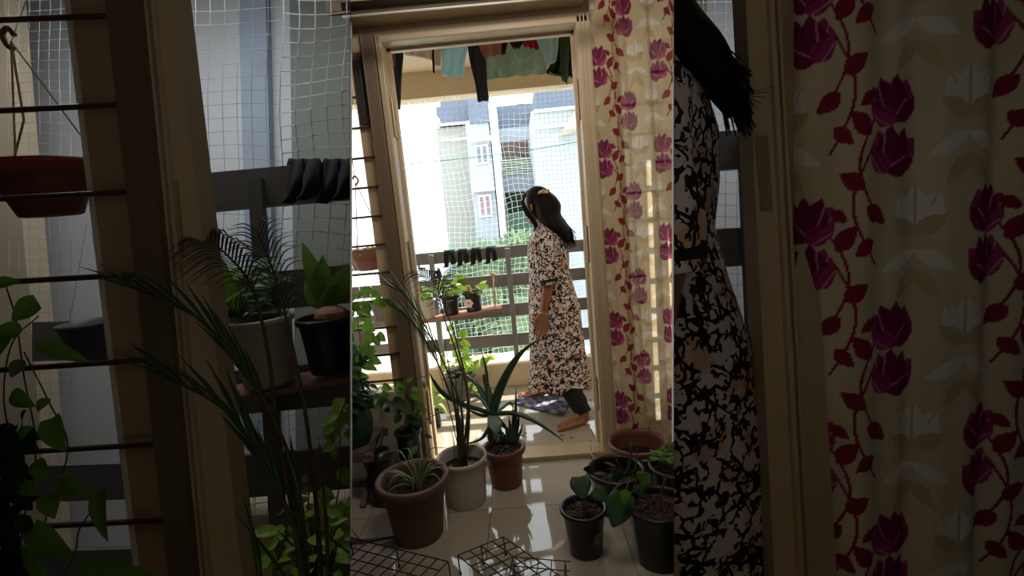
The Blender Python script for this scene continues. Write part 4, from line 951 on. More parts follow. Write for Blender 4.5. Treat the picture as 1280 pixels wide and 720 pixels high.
r = thing('drying_rack', 'ceiling drying rods holding the washing above the balcony', 'drying rack', (-0.1, 3.4, 2.5))
for y in (3.33, 3.37, 3.42, 3.46): obj('rod', G().tube([(-1.0, y, 2.49), (0.8, y, 2.49)], 0.005, 6), 'white', r)
for x in (-0.42, -0.15): obj('peg', G().box((x, 3.36, 2.475), (0.012, 0.02, 0.05)), 'white', r)

# ------------------------------------------------------------------ woman
def woman(root_loc):
    R0 = np.array(root_loc, float); d = V(-0.93, 0.37, 0); d /= np.linalg.norm(d); l = V(-d[1], d[0], 0)
    def W(f_, l_, z_): return R0+d*f_+l*l_+V(0, 0, z_)
    r = thing('person', 'woman in black and cream floral dress looking over the balcony railing', 'person', R0)
    g = G()
    # torso, neck, head
    for (a, b, ra, rb) in (((0.0, 0, 0.78), (0.0, 0, 1.02), 0.13, 0.11), ((0.0, 0, 1.02), (0.01, 0, 1.20), 0.11, 0.105)):
        g.capsule([W(*a), (W(*a)+W(*b))/2, W(*b)], [ra, (ra+rb)/2, rb])
    g.capsule([W(0, -0.13, 1.225), W(0, 0, 1.25), W(0, 0.13, 1.225)], [0.040, 0.045, 0.040])
    g.capsule([W(0.0, 0, 1.24), W(0.015, 0, 1.30), W(0.04, 0, 1.38)], [0.055, 0.047, 0.048])
    hd = V(-0.80, 0.60, -0.25); hd /= np.linalg.norm(hd); hl = V(-hd[1], hd[0], 0); hl /= np.linalg.norm(hl); hu = np.cross(hd, hl)
    hc = W(0.055, 0.0, 1.425); Rm = np.stack([hd, hl, hu], 1)
    def HP_(a, b, c): return hc+Rm @ V(a, b, c)
    g.ellipsoid(hc, (0.092, 0.074, 0.108), 26, 20, Rm, fn=lambda q: 1-0.10*max(0, -q[2])*max(0, -q[0]) - 0.06*max(0, -q[2]-0.3)*abs(q[1])*2)
    g.capsule([HP_(0.085, 0, 0.01), HP_(0.103, 0, -0.014), HP_(0.108, 0, -0.028)], [0.008, 0.011, 0.013], 10)
    g.ellipsoid(HP_(0.094, 0, -0.035), (0.012, 0.018, 0.009), 10, 8, Rm)
    g.ellipsoid(HP_(0.074, 0, -0.085), (0.022, 0.024, 0.02), 12, 8, Rm)
    g.capsule([HP_(0.088, -0.02, -0.056), HP_(0.094, 0, -0.055), HP_(0.088, 0.02, -0.056)], [0.005, 0.008, 0.005], 8)
    for s_ in (-1, 1):
        g.capsule([HP_(0.078, 0.018*s_, 0.026), HP_(0.076, 0.044*s_, 0.026)], [0.009, 0.007], 8)
        g.ellipsoid(HP_(0.062, 0.042*s_, -0.03), (0.026, 0.022, 0.024), 10, 8, Rm)
        g.capsule([HP_(-0.005, 0.076*s_, 0.02), HP_(-0.014, 0.082*s_, 0.0), HP_(-0.004, 0.078*s_, -0.025)], [0.008, 0.011, 0.008], 8)
    # arms
    def arm(sh, el, wr, handdir, out, curl):
        g.capsule([sh, (sh+el)/2, el], [0.044, 0.041, 0.034]); g.capsule([el, el*0.55+wr*0.45, wr], [0.033, 0.033, 0.022])
        hdv = np.array(handdir, float); hdv /= np.linalg.norm(hdv); o_ = np.array(out, float); o_ -= hdv*(o_@hdv); o_ /= np.linalg.norm(o_); pn = np.cross(hdv, o_)
        kn = wr+hdv*0.085
        for k in range(4): g.capsule([wr+hdv*0.005+o_*(k-1.5)*0.009, kn+o_*(k-1.5)*0.0195], [0.017, 0.0125], 10)
        nails = []
        for k, L_ in enumerate((0.062, 0.072, 0.068, 0.052)):
            p0 = kn+o_*(k-1.5)*0.0205; c1 = curl*(1+0.15*k)
            p1 = p0+(hdv*cos(c1*0.5)+pn*sin(c1*0.5))*L_*0.42+o_*(k-1.5)*0.002; p2 = p1+(hdv*cos(c1)+pn*sin(c1))*L_*0.33; p3 = p2+(hdv*cos(c1*1.5)+pn*sin(c1*1.5))*L_*0.27
            g.capsule([p0-hdv*0.01, p1, p2, p3], [0.0095, 0.0088, 0.008, 0.0068], 10, 5)
        t0 = wr+hdv*0.02-o_*0.022
        g.capsule([t0, t0+hdv*0.03-o_*0.022+pn*0.008, t0+hdv*0.058-o_*0.028+pn*0.016, t0+hdv*0.078-o_*0.026+pn*0.022], [0.015, 0.012, 0.010, 0.008], 10, 5)
        return kn
    shL, elL, wrL = W(-0.02, 0.165, 1.215), W(-0.055, 0.205, 0.955), W(-0.01, 0.225, 0.755)
    arm(shL, elL, wrL, W(0.01, 0.232, 0.6)-wrL, -d*0.9+l*0.1, 0.35)
    shR, elR, wrR = W(0.0, -0.165, 1.215), W(0.0, -0.22, 0.97), W(0.06, -0.20, 0.77)
    arm(shR, elR, wrR, d*0.15+V(0, 0, -1), d, -0.35)
    # legs and feet
    def leg(hip, kn, mid, an, toe, heel):
        g.capsule([hip, (hip+kn)/2, kn], [0.088, 0.075, 0.055]); g.capsule([kn, mid, an], [0.050, 0.048, 0.034])
        fd = toe-heel; L_ = np.linalg.norm(fd); fd /= L_; fs = V(-fd[1], fd[0], 0)
        hz = V(0, 0, 1); g.capsule([heel+fd*0.028+hz*0.03, heel+fd*0.05+hz*0.032], [0.028, 0.028]); g.capsule([an, heel+fd*0.04+hz*0.035], [0.032, 0.03])
        g.capsule([an+hz*-0.015, heel+fd*L_*0.45+hz*0.045, heel+fd*L_*0.68+hz*0.026], [0.032, 0.028, 0.02])
        for k in range(5): g.capsule([heel+fd*0.05+fs*(k-2)*0.008+hz*0.018, heel+fd*L_*0.5+fs*(k-2)*0.014+hz*0.02, heel+fd*L_*0.74+fs*(k-2)*0.0175+hz*0.015], [0.018, 0.017, 0.0145], 10, 5)
        return fd, fs, L_
    toes = []
    for (hip, kn, mid, an, toe, heel, inner) in ((W(0, 0.085, 0.78), W(-0.02, 0.09, 0.44), W(-0.11, 0.115, 0.23), V(0.315, 3.172, 0.085), V(0.113, 3.095, 0), V(0.345, 3.178, 0), 1), (W(0, -0.085, 0.78), W(0.06, -0.13, 0.44), V(0.09, 3.66, 0.22), V(0.06, 3.722, 0.085), V(-0.118, 3.70, 0), V(0.098, 3.728, 0), -1)):
        fd, fs, L_ = leg(hip, kn, mid, an, toe, heel)
        for k, (w_, ln) in enumerate(((0.0115, 0.046), (0.0078, 0.048), (0.0074, 0.042), (0.007, 0.036), (0.0068, 0.030))):
            off = (k-1.8)*0.0208*inner*-1
            b_ = heel+fd*(L_*0.78-0.004*k)+fs*off
            g.capsule([b_+V(0, 0, 0.014), b_+fd*ln*0.55+V(0, 0, 0.017), b_+fd*ln+V(0, 0, 0.011)], [w_, w_*0.95, w_*0.85], 10, 4)
            toes.append((b_+fd*(ln+0.004)+V(0, 0, 0.017), w_))
    body = obj('body', g, 'skin', r, smooth=True)
    rm = body.modifiers.new('skin', 'REMESH'); rm.mode = 'VOXEL'; rm.voxel_size = 0.0042; rm.use_smooth_shade = True
    sm = body.modifiers.new('soft', 'SMOOTH'); sm.factor = 0.5; sm.iterations = 3
    g2 = G()
    for p, w_ in toes: g2.ellipsoid(p, (w_*0.6, w_*0.6, 0.004), 8, 6)
    obj('toenails', g2, 'skinpale', r, smooth=True)
    g2 = G()
    for s_ in (-1, 1): g2.ellipsoid(HP_(0.078, 0.031*s_, 0.008), (0.010, 0.013, 0.008), 12, 8, Rm)
    obj('eyes', g2, 'white', r, smooth=True)
    # leggings
    g2 = G()
    def tubef(pts, rr): g2.tube(spline(pts, 8), np.interp(np.linspace(0, 1, 8*(len(pts)-1)+1), np.linspace(0, 1, len(rr)), rr)*(1+0.05*np.sin(np.arange(8*(len(pts)-1)+1)*1.9)), 18, caps=False)
    tubef([W(0, 0.085, 0.78), W(-0.02, 0.09, 0.44), W(-0.11, 0.115, 0.23), V(0.31, 3.172, 0.062)], [0.092, 0.072, 0.072, 0.052])
    tubef([W(0, -0.085, 0.78), W(0.06, -0.13, 0.44), V(0.09, 3.66, 0.22), V(0.062, 3.722, 0.07)], [0.096, 0.066, 0.056, 0.046])
    obj('leggings', g2, 'legging', r, smooth=True, solid=0.003)
    # dress
    zs = [1.315, 1.295, 1.265, 1.225, 1.15, 1.06, 0.98, 0.88, 0.76, 0.62, 0.48, 0.34, 0.25, 0.215, 0.20]
    lw = [0.056, 0.078, 0.128, 0.170, 0.178, 0.168, 0.162, 0.172, 0.186, 0.196, 0.206, 0.222, 0.236, 0.240, 0.241]
    fw = [0.056, 0.070, 0.090, 0.112, 0.130, 0.132, 0.128, 0.140, 0.157, 0.160, 0.162, 0.168, 0.174, 0.176, 0.176]
    fo = [0.01, 0.005, 0, 0, 0.0, 0.005, 0.01, 0.005, 0.0, 0.005, 0.01, 0.015, 0.018, 0.018, 0.018]
    zf = np.linspace(0, len(zs)-1, 90); n = 120; P = np.zeros((90, n, 3)); uv = []
    for i, q in enumerate(zf):
        z_ = np.interp(q, range(len(zs)), zs); a = np.interp(q, range(len(zs)), lw); b = np.interp(q, range(len(zs)), fw); c = np.interp(q, range(len(zs)), fo)
        lowf = min(1, max(0, (1.0-z_)/0.8))
        for j in range(n):
            t = 2*pi*j/n; fold = 1+lowf*(0.040*sin(7*t+0.6)+0.028*sin(13*t+2*z_)+0.012*sin(23*t)) + 0.012*sin(5*t+22*z_)*(1-lowf)
            zz = z_-(0.022*sin(t*1.0+2.4)+0.012*sin(7*t+0.6))*lowf**4
            back = (0.065*lowf)*max(0, cos(t-pi))
            P[i, j] = W(c+b*cos(t)*fold-back, a*sin(t)*fold+0.02*lowf, zz); uv.append((t*0.19, z_))
    g2 = G().grid(P, closed=True); g2.uv = uv
    g2.mi = [1 if (k//n) >= 86 or (k//n) < 1 else 0 for k in range(len(g2.f))]
    # avoid the uv seam: mirror the angle coordinate
    g2.uv = [((0.19*(pi-abs(t/0.19-pi)) if False else t), z_) for t, z_ in uv]
    dress = obj('dress', g2, ['dress', 'legging'], r, smooth=True, solid=0.003)
    for (sh_, el_, nm) in ((shL, elL, 'sleeve'), (shR, elR, 'sleeve')):
        e2 = sh_+(el_-sh_)*1.10; Pp = spline([sh_+V(0, 0, 0.02)*1+(W(0, 0, 1.2)-sh_)*0.18*V(1, 1, 0), sh_*0.8+e2*0.2, sh_*0.45+e2*0.55, e2], 8); k = len(Pp); n = 40
        T = np.gradient(Pp, axis=0); T /= np.linalg.norm(T, axis=1)[:, None]; Q = np.zeros((k, n, 3)); uv = []
        for i in range(k):
            a = np.cross(T[i], d); a /= np.linalg.norm(a); b = np.cross(T[i], a); rr = np.interp(i/(k-1), [0, 0.2, 0.6, 1], [0.062, 0.066, 0.060, 0.056])
            for j in range(n):
                t = 2*pi*j/n; q = rr*(1+0.05*sin(3*t+i*0.5)+0.03*sin(6*t+i*0.9)); Q[i, j] = Pp[i]+a*q*cos(t)+b*q*sin(t)*1.02; uv.append((t*0.06+1.7, i*0.012))
        g3 = G().grid(Q, closed=True); g3.uv = uv; g3.mi = [1 if (m_//n) == k-3 else 0 for m_ in range(len(g3.f))]
        obj(nm, g3, ['dress', 'legging'], dress, smooth=True, solid=0.003)
    # bangle, ring
    w0 = wrL+(wrL-elL)/np.linalg.norm(wrL-elL)*-0.005; ax = (wrL-elL)/np.linalg.norm(wrL-elL); a = np.cross(ax, V(1, 0, 0)); a /= np.linalg.norm(a); b = np.cross(ax, a)
    P = [w0+a*0.031*cos(t)+b*0.031*sin(t)+ax*0.006*cos(t) for t in np.linspace(0, 2*pi, 33)]
    obj('bangle', G().tube(P, 0.0032, 8, caps=False), 'gold', r, smooth=True)
    # hair: cap, long back mass, loose strands, claw clip
    g2 = G(); g2.ellipsoid(hc-hd*0.016+hu*0.012, (0.102, 0.088, 0.114), 30, 22, Rm, fn=lambda q: 1.0 if q[0] < 0.35 or q[2] > 0.55 else 0.86)
    path = [HP_(-0.05, 0, 0.03), HP_(-0.075, 0, -0.03), W(-0.045, 0.02, 1.335), W(-0.120, 0.03, 1.25), W(-0.150, 0.035, 1.17)]
    Pp = spline(path, 8); k = len(Pp); T = np.gradient(Pp, axis=0); T /= np.linalg.norm(T, axis=1)[:, None]; Q = np.zeros((k, 24, 3))
    for i in range(k):
        a = l-T[i]*(l@T[i]); a /= np.linalg.norm(a); b = np.cross(T[i], a); v_ = i/(k-1)
        ra = np.interp(v_, [0, 0.3, 0.7, 1], [0.085, 0.098, 0.100, 0.03]); rb = np.interp(v_, [0, 0.3, 0.7, 1], [0.070, 0.084, 0.044, 0.008])
        for j in range(24):
            t = 2*pi*j/24; Q[i, j] = Pp[i]+a*ra*cos(t)*(1+0.06*sin(9*t))+b*rb*sin(t)
    g2.grid(Q, closed=True)
    hr = np.random.default_rng(5)
    for i in range(150):
        u = hr.uniform(-1, 1); st = HP_(hr.uniform(-0.05, 0.05), 0.05*u, 0.112-0.02*abs(u)+0.004)
        en = W(-0.155+hr.uniform(-0.03, 0.012), 0.03+0.085*u+hr.uniform(-0.015, 0.015), hr.uniform(1.13, 1.24))
        m1 = HP_(-0.098+0.02*abs(u), 0.075*u, 0.045); m2 = HP_(-0.095+0.02*abs(u), 0.083*u, -0.05); m3 = W(-0.118, 0.02+0.095*u, 1.29)
        g2.tube(spline([st, m1, m2, m3, en], 5), np.linspace(0.0038, 0.0012, 21), 5)
    for s_ in (-1, 1):
        for i in range(26):
            q = hr.uniform(-0.01, 0.01)
            g2.tube(spline([HP_(0.02+q, 0.03*s_, 0.108), HP_(0.05+q, 0.072*s_, 0.05), HP_(0.03+q*2, 0.088*s_, -0.03), W(0.045+q, 0.085*s_+q, 1.30), W(0.06+q, 0.10*s_+q, 1.20+hr.uniform(-0.06, 0.05))], 5), np.linspace(0.0038, 0.0013, 21), 5)
    for i in range(5):
        g2.tube(spline([W(-0.14, 0.03, 1.24), W(-0.17, 0.02+0.01*i, 1.2), W(-0.19-0.006*i, 0.02, 1.175+0.008*i)], 5), 0.0007, 4)
    obj('hair', g2, 'hair', r, smooth=True)
    g2 = G(); cc = HP_(-0.105, 0.045, 0.048)
    for s_ in (-1, 1):
        for k in range(4):
            a = cc+hl*0.008*s_+hd*(k*0.011-0.018)
            g2.tube(spline([a, a+hu*0.022+hl*0.016*s_-hd*0.004, a+hl*0.034*s_+hu*0.004], 4), [0.0038]*8+[0.002], 6)
        g2.tube([cc+hl*0.01*s_-hd*0.024, cc+hl*0.012*s_+hu*0.012+hd*0.022], 0.0045, 6)
    obj('hair_clip', g2, 'clip', r, smooth=True)
    return r
WOMAN = woman((0.175, 3.40, 0))

# ------------------------------------------------------------------ outside: buildings
struct('ground', G().box((0, 40, -9.2), (160, 90, 0.4)), 'ground')
def building(name, label, x0, x1, y, z1, m, depth=5.0, z0=-9.0):
    r = thing(name, label, 'building', ((x0+x1)/2, y+depth/2, z0))
    obj('walls', G().box2((x0, y, z0), (x1, y+depth, z1)), m, r); return r
def bp(px, py, Y): return at(px, py, Y=Y)
# left white tower
x0, x1 = -5.0, bp(528, 220, 9)[0]
r = building('apartment_tower', 'tall white tower block at the left edge of the doorway view', x0, x1, 9.0, bp(505, 118, 9)[2]+0.1, 'facwhite', 1.5)
obj('set_back_wall', G().box2((x1-0.6, 10.5, -9), (bp(541, 220, 10.5)[0], 10.9, bp(540, 132, 10.5)[2])), 'facpale', r)
obj('corner_pier', G().box2((bp(540, 220, 10.9)[0], 10.9, -9), (bp(549, 220, 10.9)[0], 11.2, bp(545, 150, 10.9)[2])), 'facwhite', r)
for (py) in (128, 152): obj('ledge', G().box2((x1-0.1, 9.1, bp(530, py, 9.1)[2]), (bp(545, py, 9.1)[0], 9.6, bp(530, py, 9.1)[2]+0.1)), 'ledge', r)
# middle block
Y = 14.0
r = building('apartment_block', 'pale beige apartment block with slate parapet in the middle distance', bp(545, 220, Y)[0], bp(600, 220, Y)[0], Y, bp(570, 158, Y)[2], 'facgrey', 6)
obj('parapet', G().box2((bp(546, 140, Y)[0], Y-0.1, bp(570, 156, Y)[2]), (bp(592, 140, Y)[0], Y+3, bp(570, 125, Y)[2])), 'facblue', r)
obj('parapet_cap', G().box2((bp(546, 140, Y)[0]-0.05, Y-0.16, bp(570, 157, Y)[2]), (bp(592, 140, Y)[0], Y-0.1, bp(570, 154, Y)[2])), 'ledge', r)
obj('band', G().box2((bp(546, 140, Y)[0], Y-0.06, bp(570, 176, Y)[2]), (bp(592, 140, Y)[0], Y, bp(570, 173, Y)[2])), 'ledge', r)
Y = 13.4
r = building('stair_tower', 'narrow stair tower with two windows between beige block and recessed balconies', bp(588, 220, Y)[0], bp(617, 220, Y)[0], Y, bp(600, 152, Y)[2], 'facpale', 5)
obj('parapet', G().box2((bp(586, 140, Y)[0], Y-0.1, bp(600, 154, Y)[2]), (bp(613, 140, Y)[0], Y+2, bp(600, 122, Y)[2])), mat('facade_slate_grey', (100, 112, 126), 0.85), r)
for (p0, p1, mm) in (((593, 182), (618, 204), 'glassdark'), ((597, 244), (622, 270), 'curtainpane')):
    a, b = bp(p0[0], p0[1], Y), bp(p1[0], p1[1], Y); w = obj('window_frame', G().box2((a[0], Y-0.06, b[2]), (b[0]-0.12, Y-0.01, a[2])), 'white', r)
    xm = (a[0]+b[0]-0.12)/2
    for (xa, xb) in ((a[0]+0.05, xm-0.03), (xm+0.03, b[0]-0.17)): obj('pane', G().box2((xa, Y-0.075, b[2]+0.05), (xb, Y-0.06, a[2]-0.05)), mm, w)
    obj('sunshade', G().box2((a[0]-0.1, Y-0.4, a[2]+0.08), (b[0], Y, a[2]+0.16)), 'ledge', r)
obj('pier', G().box2((bp(618, 200, Y)[0]-0.02, Y-0.15, -9), (bp(625, 200, Y)[0], Y+2, bp(620, 130, Y)[2])), 'facwhite', r)
Y = 15.0
xa, xb = bp(624, 220, Y)[0], bp(673, 220, Y)[0]
r = building('balcony_block', 'block with stacked recessed balconies behind the woman\'s head', xa, xb, Y+1.6, bp(640, 131, Y)[2]-0.1, 'recess', 4)
def band(p0, p1, mm, nm, dy=0.0): obj(nm, G().box2((xa, Y+dy, bp(645, p1, Y)[2]), (xb, Y+dy+0.2, bp(645, p0, Y)[2])), mm, r)
band(131, 159, 'facblue', 'parapet'); band(159, 176, 'facpale', 'fascia'); band(198, 219, 'greenrail', 'balcony_rail'); band(219, 240, 'facpale', 'fascia', -0.02); band(178, 219, 'recess', 'recess_wall', 1.3); band(240, 290, 'recessg', 'recess_wall', 1.3); band(266, 300, 'greenrail', 'balcony_rail', 0.1)
for dz in range(7):
    zz = bp(645, 200+dz*3, Y)[2]; obj('rail_line', G().box2((xa, Y-0.05, zz), (xb, Y-0.01, zz+0.02)), 'white', r)
Y = 12.0
r = building('white_block', 'plain pale blue white building behind the woman on the right', bp(670, 220, Y)[0], 6.0, Y, bp(690, 137, Y)[2], 'facpale', 6)
obj('parapet', G().box2((bp(670, 140, Y)[0], Y+0.05, bp(690, 137, Y)[2]), (6, Y+3, bp(690, 108, Y)[2])), 'facblue', r)
obj('ledge', G().box2((bp(670, 140, Y)[0]-0.05, Y-0.12, bp(690, 139, Y)[2]), (6, Y, bp(690, 136, Y)[2])), 'ledge', r)
obj('ledge', G().box2((bp(670, 140, Y)[0]-0.05, Y-0.08, bp(690, 160, Y)[2]), (6, Y, bp(690, 158, Y)[2])), 'ledge', r)
a, b = at(703, 164, Y=11), at(724, 130, Y=11); g = G().add([a, at(740, 150, Y=11), at(740, 118, Y=11), b, a+V(0, 1, 0), at(740, 150, Y=11)+V(0, 1, 0), at(740, 118, Y=11)+V(0, 1, 0), b+V(0, 1, 0)], [(0, 1, 2, 3), (7, 6, 5, 4), (0, 4, 5, 1), (1, 5, 6, 2), (2, 6, 7, 3), (3, 7, 4, 0)])
tag(obj('awning', g, mat('beige_awning', (224, 206, 176), 0.8)), 'sloping beige awning at the right edge of the doorway view', 'awning')
g = G()
for k, (px, h_) in enumerate(((655, 12), (662, 22), (666, 20))): g.tube([bp(px, 133, 15.2), bp(px, 133-h_, 15.2)], 0.03, 6)
g.box(bp(651, 124, 15.2), (0.25, 0.25, 0.3))
tag(obj('roof_pipes', g, 'white'), 'thin pipes and a small tank on the roof of the balcony block', 'pipes')

# bushes below and behind the railing
def bush(c, R_, n, label, m='hedge', seed=0, L_=0.25):
    rs = np.random.default_rng(seed); r = thing('garden_bush', label, 'bush', (c[0], c[1], -9), 'garden trees behind the railing'); g = G()
    for _ in range(n):
        v = rs.normal(0, 1, 3); v /= np.linalg.norm(v); p = np.array(c)+v*np.array(R_)*rs.uniform(0.75, 1.0); g.leaf(p, v+rs.normal(0, 0.5, 3), V(0, -0.4, 1), L_*rs.uniform(0.6, 1.3), L_*0.35, 'lance', k=4)
    g.ellipsoid(c, np.array(R_)*0.78, 14, 10)
    obj('foliage', g, m, r); obj('trunk', G().tube([(c[0], c[1], -9), (c[0], c[1], c[2])], 0.15, 8), 'twig', r)
bush(bp(610, 372, 11), (0.75, 0.8, 1.15), 900, 'feathery green garden tree seen through the left of the railing', seed=1)
bush(bp(650, 335, 11.5), (0.6, 0.8, 0.75), 700, 'pale green tree top just left of the woman\'s back', seed=2, m='hedge')
bush(bp(655, 420, 10.5), (0.8, 0.9, 1.2), 900, 'green tree low behind the rails beside the woman', seed=3)
bush(bp(580, 440, 11), (0.8, 0.9, 0.9), 700, 'darker shrub below the hanging shelf beyond the railing', seed=4, m=mat('dark_bush_green', (84, 120, 84), 0.7, var=0.35, scale=4))
bush(bp(560, 350, 11.5), (0.45, 0.8, 0.7), 400, 'blue green tree behind the socks', seed=5, m=mat('blue_bush_green', (120, 150, 140), 0.7, var=0.3, scale=4))

BEFORE = set(o.name for o in scene.objects)
# ================================================================== side bays (nearer alcoves left and right of the doorway)
DS = 1.04
def quadbox(p, th, dirv=None):
    """p: four world corners of the visible face; thickness away from the viewer"""
    dv = np.array(CF if dirv is None else dirv)*th; q = [a+dv for a in p]
    return list(p)+q, [(0, 1, 2, 3), (7, 6, 5, 4), (0, 4, 5, 1), (1, 5, 6, 2), (2, 6, 7, 3), (3, 7, 4, 0)]
def post(px_top, px_bot, D, th):
    """(left,right) px at y=0 and at y=720, extended a little past the frame"""
    def ex(l0, l1, y): return l0+(l1-l0)*y/720
    c = []
    for (k, y) in ((0, -60), (1, -60), (1, 780), (0, 780)): c.append(at(ex(px_top[k], px_bot[k], y), y, D=D))
    v, f = quadbox(c, th); return G().add(v, f)
FAC = 2.45
struct('wall_bay_left', (lambda v: G().add(*v))(quadbox([at(-120, -260, D=FAC), at(437, -260, D=FAC), at(437, 900, D=FAC), at(-120, 900, D=FAC)], 0.04)), mat('bay_wall_white', (222, 224, 226), 0.8, var=0.04, scale=2))
struct('wall_bay_right', (lambda v: G().add(*v))(quadbox([at(843, -260, D=FAC), at(1400, -260, D=FAC), at(1400, 900, D=FAC), at(843, 900, D=FAC)], 0.04)), MATS['bay_wall_white'])
partition('wall_bay_left_end', -60, -1, d0=0.6, d1=2.6, z0=-0.1); partition('wall_bay_right_end', 1340, 1, d0=0.6, d1=2.6, z0=-0.1)
# left bay facade relief
struct('trim_4', post((298, 332), (318, 350), FAC-0.05, 0.05), mat('bay_blue_strip', (170, 184, 200), 0.8))
struct('trim_5', post((362, 470), (372, 470), FAC-0.07, 0.06), mat('bay_grey_wall', (138, 142, 134), 0.8, var=0.1, scale=3))
struct('trim_6', post((-40, 4), (-40, 66), FAC-0.4, 0.1), 'curb')
# window bay structure
wb = bpy.data.objects.new('window_3', None); COL.objects.link(wb); wb.location = tuple(at(190, 700, D=DS)); wb['kind'] = 'structure'
obj('window_stile', post((84, 131), (172, 210), DS, 0.03), 'stile', wb); obj('stile_edge', post((80, 85), (168, 173), DS-0.005, 0.03), 'white', wb)
for (a, b, c) in ((24, 20, 131), (138, 131, 145), (248, 240, 158), (353, 343, 171), (463, 450, 183), (567, 555, 197), (660, 650, 208)):
    obj('window_bar', G().tube([at(-50, a+3, D=DS-0.02), at(c, b, D=DS-0.02)], 0.0058, 8), 'bar', wb)
struct('trim_7', post((131, 172), (210, 243), DS-0.03, 0.07), 'framedark')
jb = struct('door_2', post((172, 218), (243, 303), DS-0.0, 0.06), 'frame')
obj('moulding', post((178, 183), (248, 253), DS-0.012, 0.012), 'frame', jb); obj('moulding', post((188, 192), (257, 261), DS-0.012, 0.012), 'frame', jb)
v, f = quadbox([at(215, 225, D=DS-0.005), at(221, 225, D=DS-0.005), at(229, 322, D=DS-0.005), at(223, 322, D=DS-0.005)], 0.006); obj('hinge', G().add(v, f), 'steel', jb)
# left bay railing
DR = 1.62
def bandpx(x0, x1, ya, yb, D, th, slope=-0.09):
    return quadbox([at(x0, ya, D=D), at(x1, ya+(x1-x0)*slope, D=D), at(x1, yb+(x1-x0)*slope, D=D), at(x0, yb, D=D)], th)
r = thing('railing', 'dim grey board railing close by in the dark strip on the left', 'railing', at(350, 700, D=DR))
for ya, yb in ((219, 268), (350, 398), (470, 525), (577, 630)):
    obj('rail_board', G().add(*bandpx(225, 470, ya, yb, DR, 0.02)), 'rail', r)
obj('post', G().add(*quadbox([at(309, 223, D=DR-0.03), at(326, 222, D=DR-0.03), at(362, 760, D=DR-0.03), at(343, 760, D=DR-0.03)], 0.025)), 'railpost', r)
struct('trim_8', G().add(*bandpx(200, 470, 655, 800, DR+0.05, 0.3)), 'curb')
def netpx(x0, x1, y0, y1, D, cell, rr, m, label, seed, slack=6):
    nx = int((x1-x0)/cell)+1; ny = int((y1-y0)/cell)+1; rs = np.random.default_rng(seed)
    P = np.array([[at(x0+(x1-x0)*i/(nx-1)+slack*0.5*sin(j*0.5), y0+(y1-y0)*j/(ny-1)+slack*sin(i*0.55+j*0.2), D=D+0.01*sin(i*0.7+j)) for j in range(ny)] for i in range(nx)])
    g = G()
    for i in range(nx): g.tube(P[i], rr, 4, caps=False)
    for j in range(ny): g.tube(P[:, j], rr, 4, caps=False)
    return tag(obj('bird_net', g, m), label, 'net')
netpx(352, 470, -40, 330, DR+0.06, 17, 0.0018, 'net', 'white netting close up behind the socks in the dark left strip', 1)
netpx(225, 352, -40, 700, DR+0.07, 17, 0.0008, 'netfine', 'thin netting between jamb and thick net in the dark left strip', 2, 3)
netpx(284, 470, 480, 720, DR+0.06, 18, 0.0014, 'net', 'white netting low behind the palm in the dark left strip', 3)
netpx(850, 950, -40, 680, DR+0.06, 14, 0.0008, 'netfine', 'fine netting behind the woman in the dark right strip', 4, 1)
netpx(10, 88, -40, 740, DR+0.3, 13, 0.0007, 'netfine', 'fine netting behind the hanging planter in the dark left strip', 5, 2)
# socks
for (px, w, lab) in ((380, 0.085, 'large black sock pair draped on the near railing at far left strip edge'), (424, 0.08, 'second black sock pair on the near railing beside the white netting')):
    g = G()
    for q, dx in enumerate((-9, 10)):
        g.grid(sock_sheet([at(px+dx, 206, D=DR+0.03), at(px+dx, 200, D=DR+0.015), at(px+dx, 203, D=DR-0.012), at(px+dx-1, 225, D=DR-0.04-0.01*q), at(px+dx-4, 243, D=DR-0.04-0.01*q), at(px+dx-12, 254-5*q, D=DR-0.04-0.01*q)], 0.030, CR, px+q))
    tag(obj('sock_pair', g, 'sock', smooth=True, solid=0.007), lab, 'socks')
# hanging planter
c = at(58, 236, D=1.18); r = thing('hanging_planter', 'large dim terracotta bowl hanging by strings behind the leftmost window bars', 'hanging planter', c)
bowl(c, 0.096, 0.125, mat('thin_terracotta', (150, 86, 64), 0.5, var=0.15, trans=0.5), r); obj('soil', G().lathe(c, [(0, 0.035), (0.088, 0.035)], 24), 'soil', r)
hk = at(14, 52, D=1.18)
obj('string', G().tube([hk, at(20, 212, D=1.12)], 0.0022, 5).tube([hk, at(100, 168, D=1.2)], 0.0018, 5).tube([hk, at(30, 150, D=1.18), at(14, 212, D=1.25)], 0.0026, 5).tube([hk, at(44, -30, D=1.18)], 0.001, 4), 'rope', r)
obj('hook', G().tube(spline([at(16, 62, D=1.18), at(8, 55, D=1.18), at(3, 42, D=1.18), at(10, 35, D=1.18), at(18, 44, D=1.18)], 6), 0.006, 8), 'terra2', r, smooth=True)
# pots behind
c = at(120, 452, D=1.5); r = thing('hanging_pot', 'dim black pot hung behind the left window bars below the terracotta bowl', 'hanging planter', c)
bowl(c+V(0, 0, 0.06), 0.07, 0.12, 'greypot', r); obj('string', G().tube([c+V(0.06, 0, 0.1), at(112, 280, D=1.5)], 0.0012, 4).tube([c+V(-0.06, 0, 0.1), at(108, 280, D=1.5)], 0.0012, 4), 'net', r)
for (ya, yb) in ((400, 455), (580, 625)):
    pass
r = thing('railing', 'dim grey board railing crossing low behind the left window bars', 'railing', at(100, 700, D=DR+0.1))
for ya, yb in ((403, 452), (583, 628), (690, 740)): obj('rail_board', G().add(*bandpx(40, 175, ya, yb, DR+0.1, 0.02, -0.03)), 'rail', r)
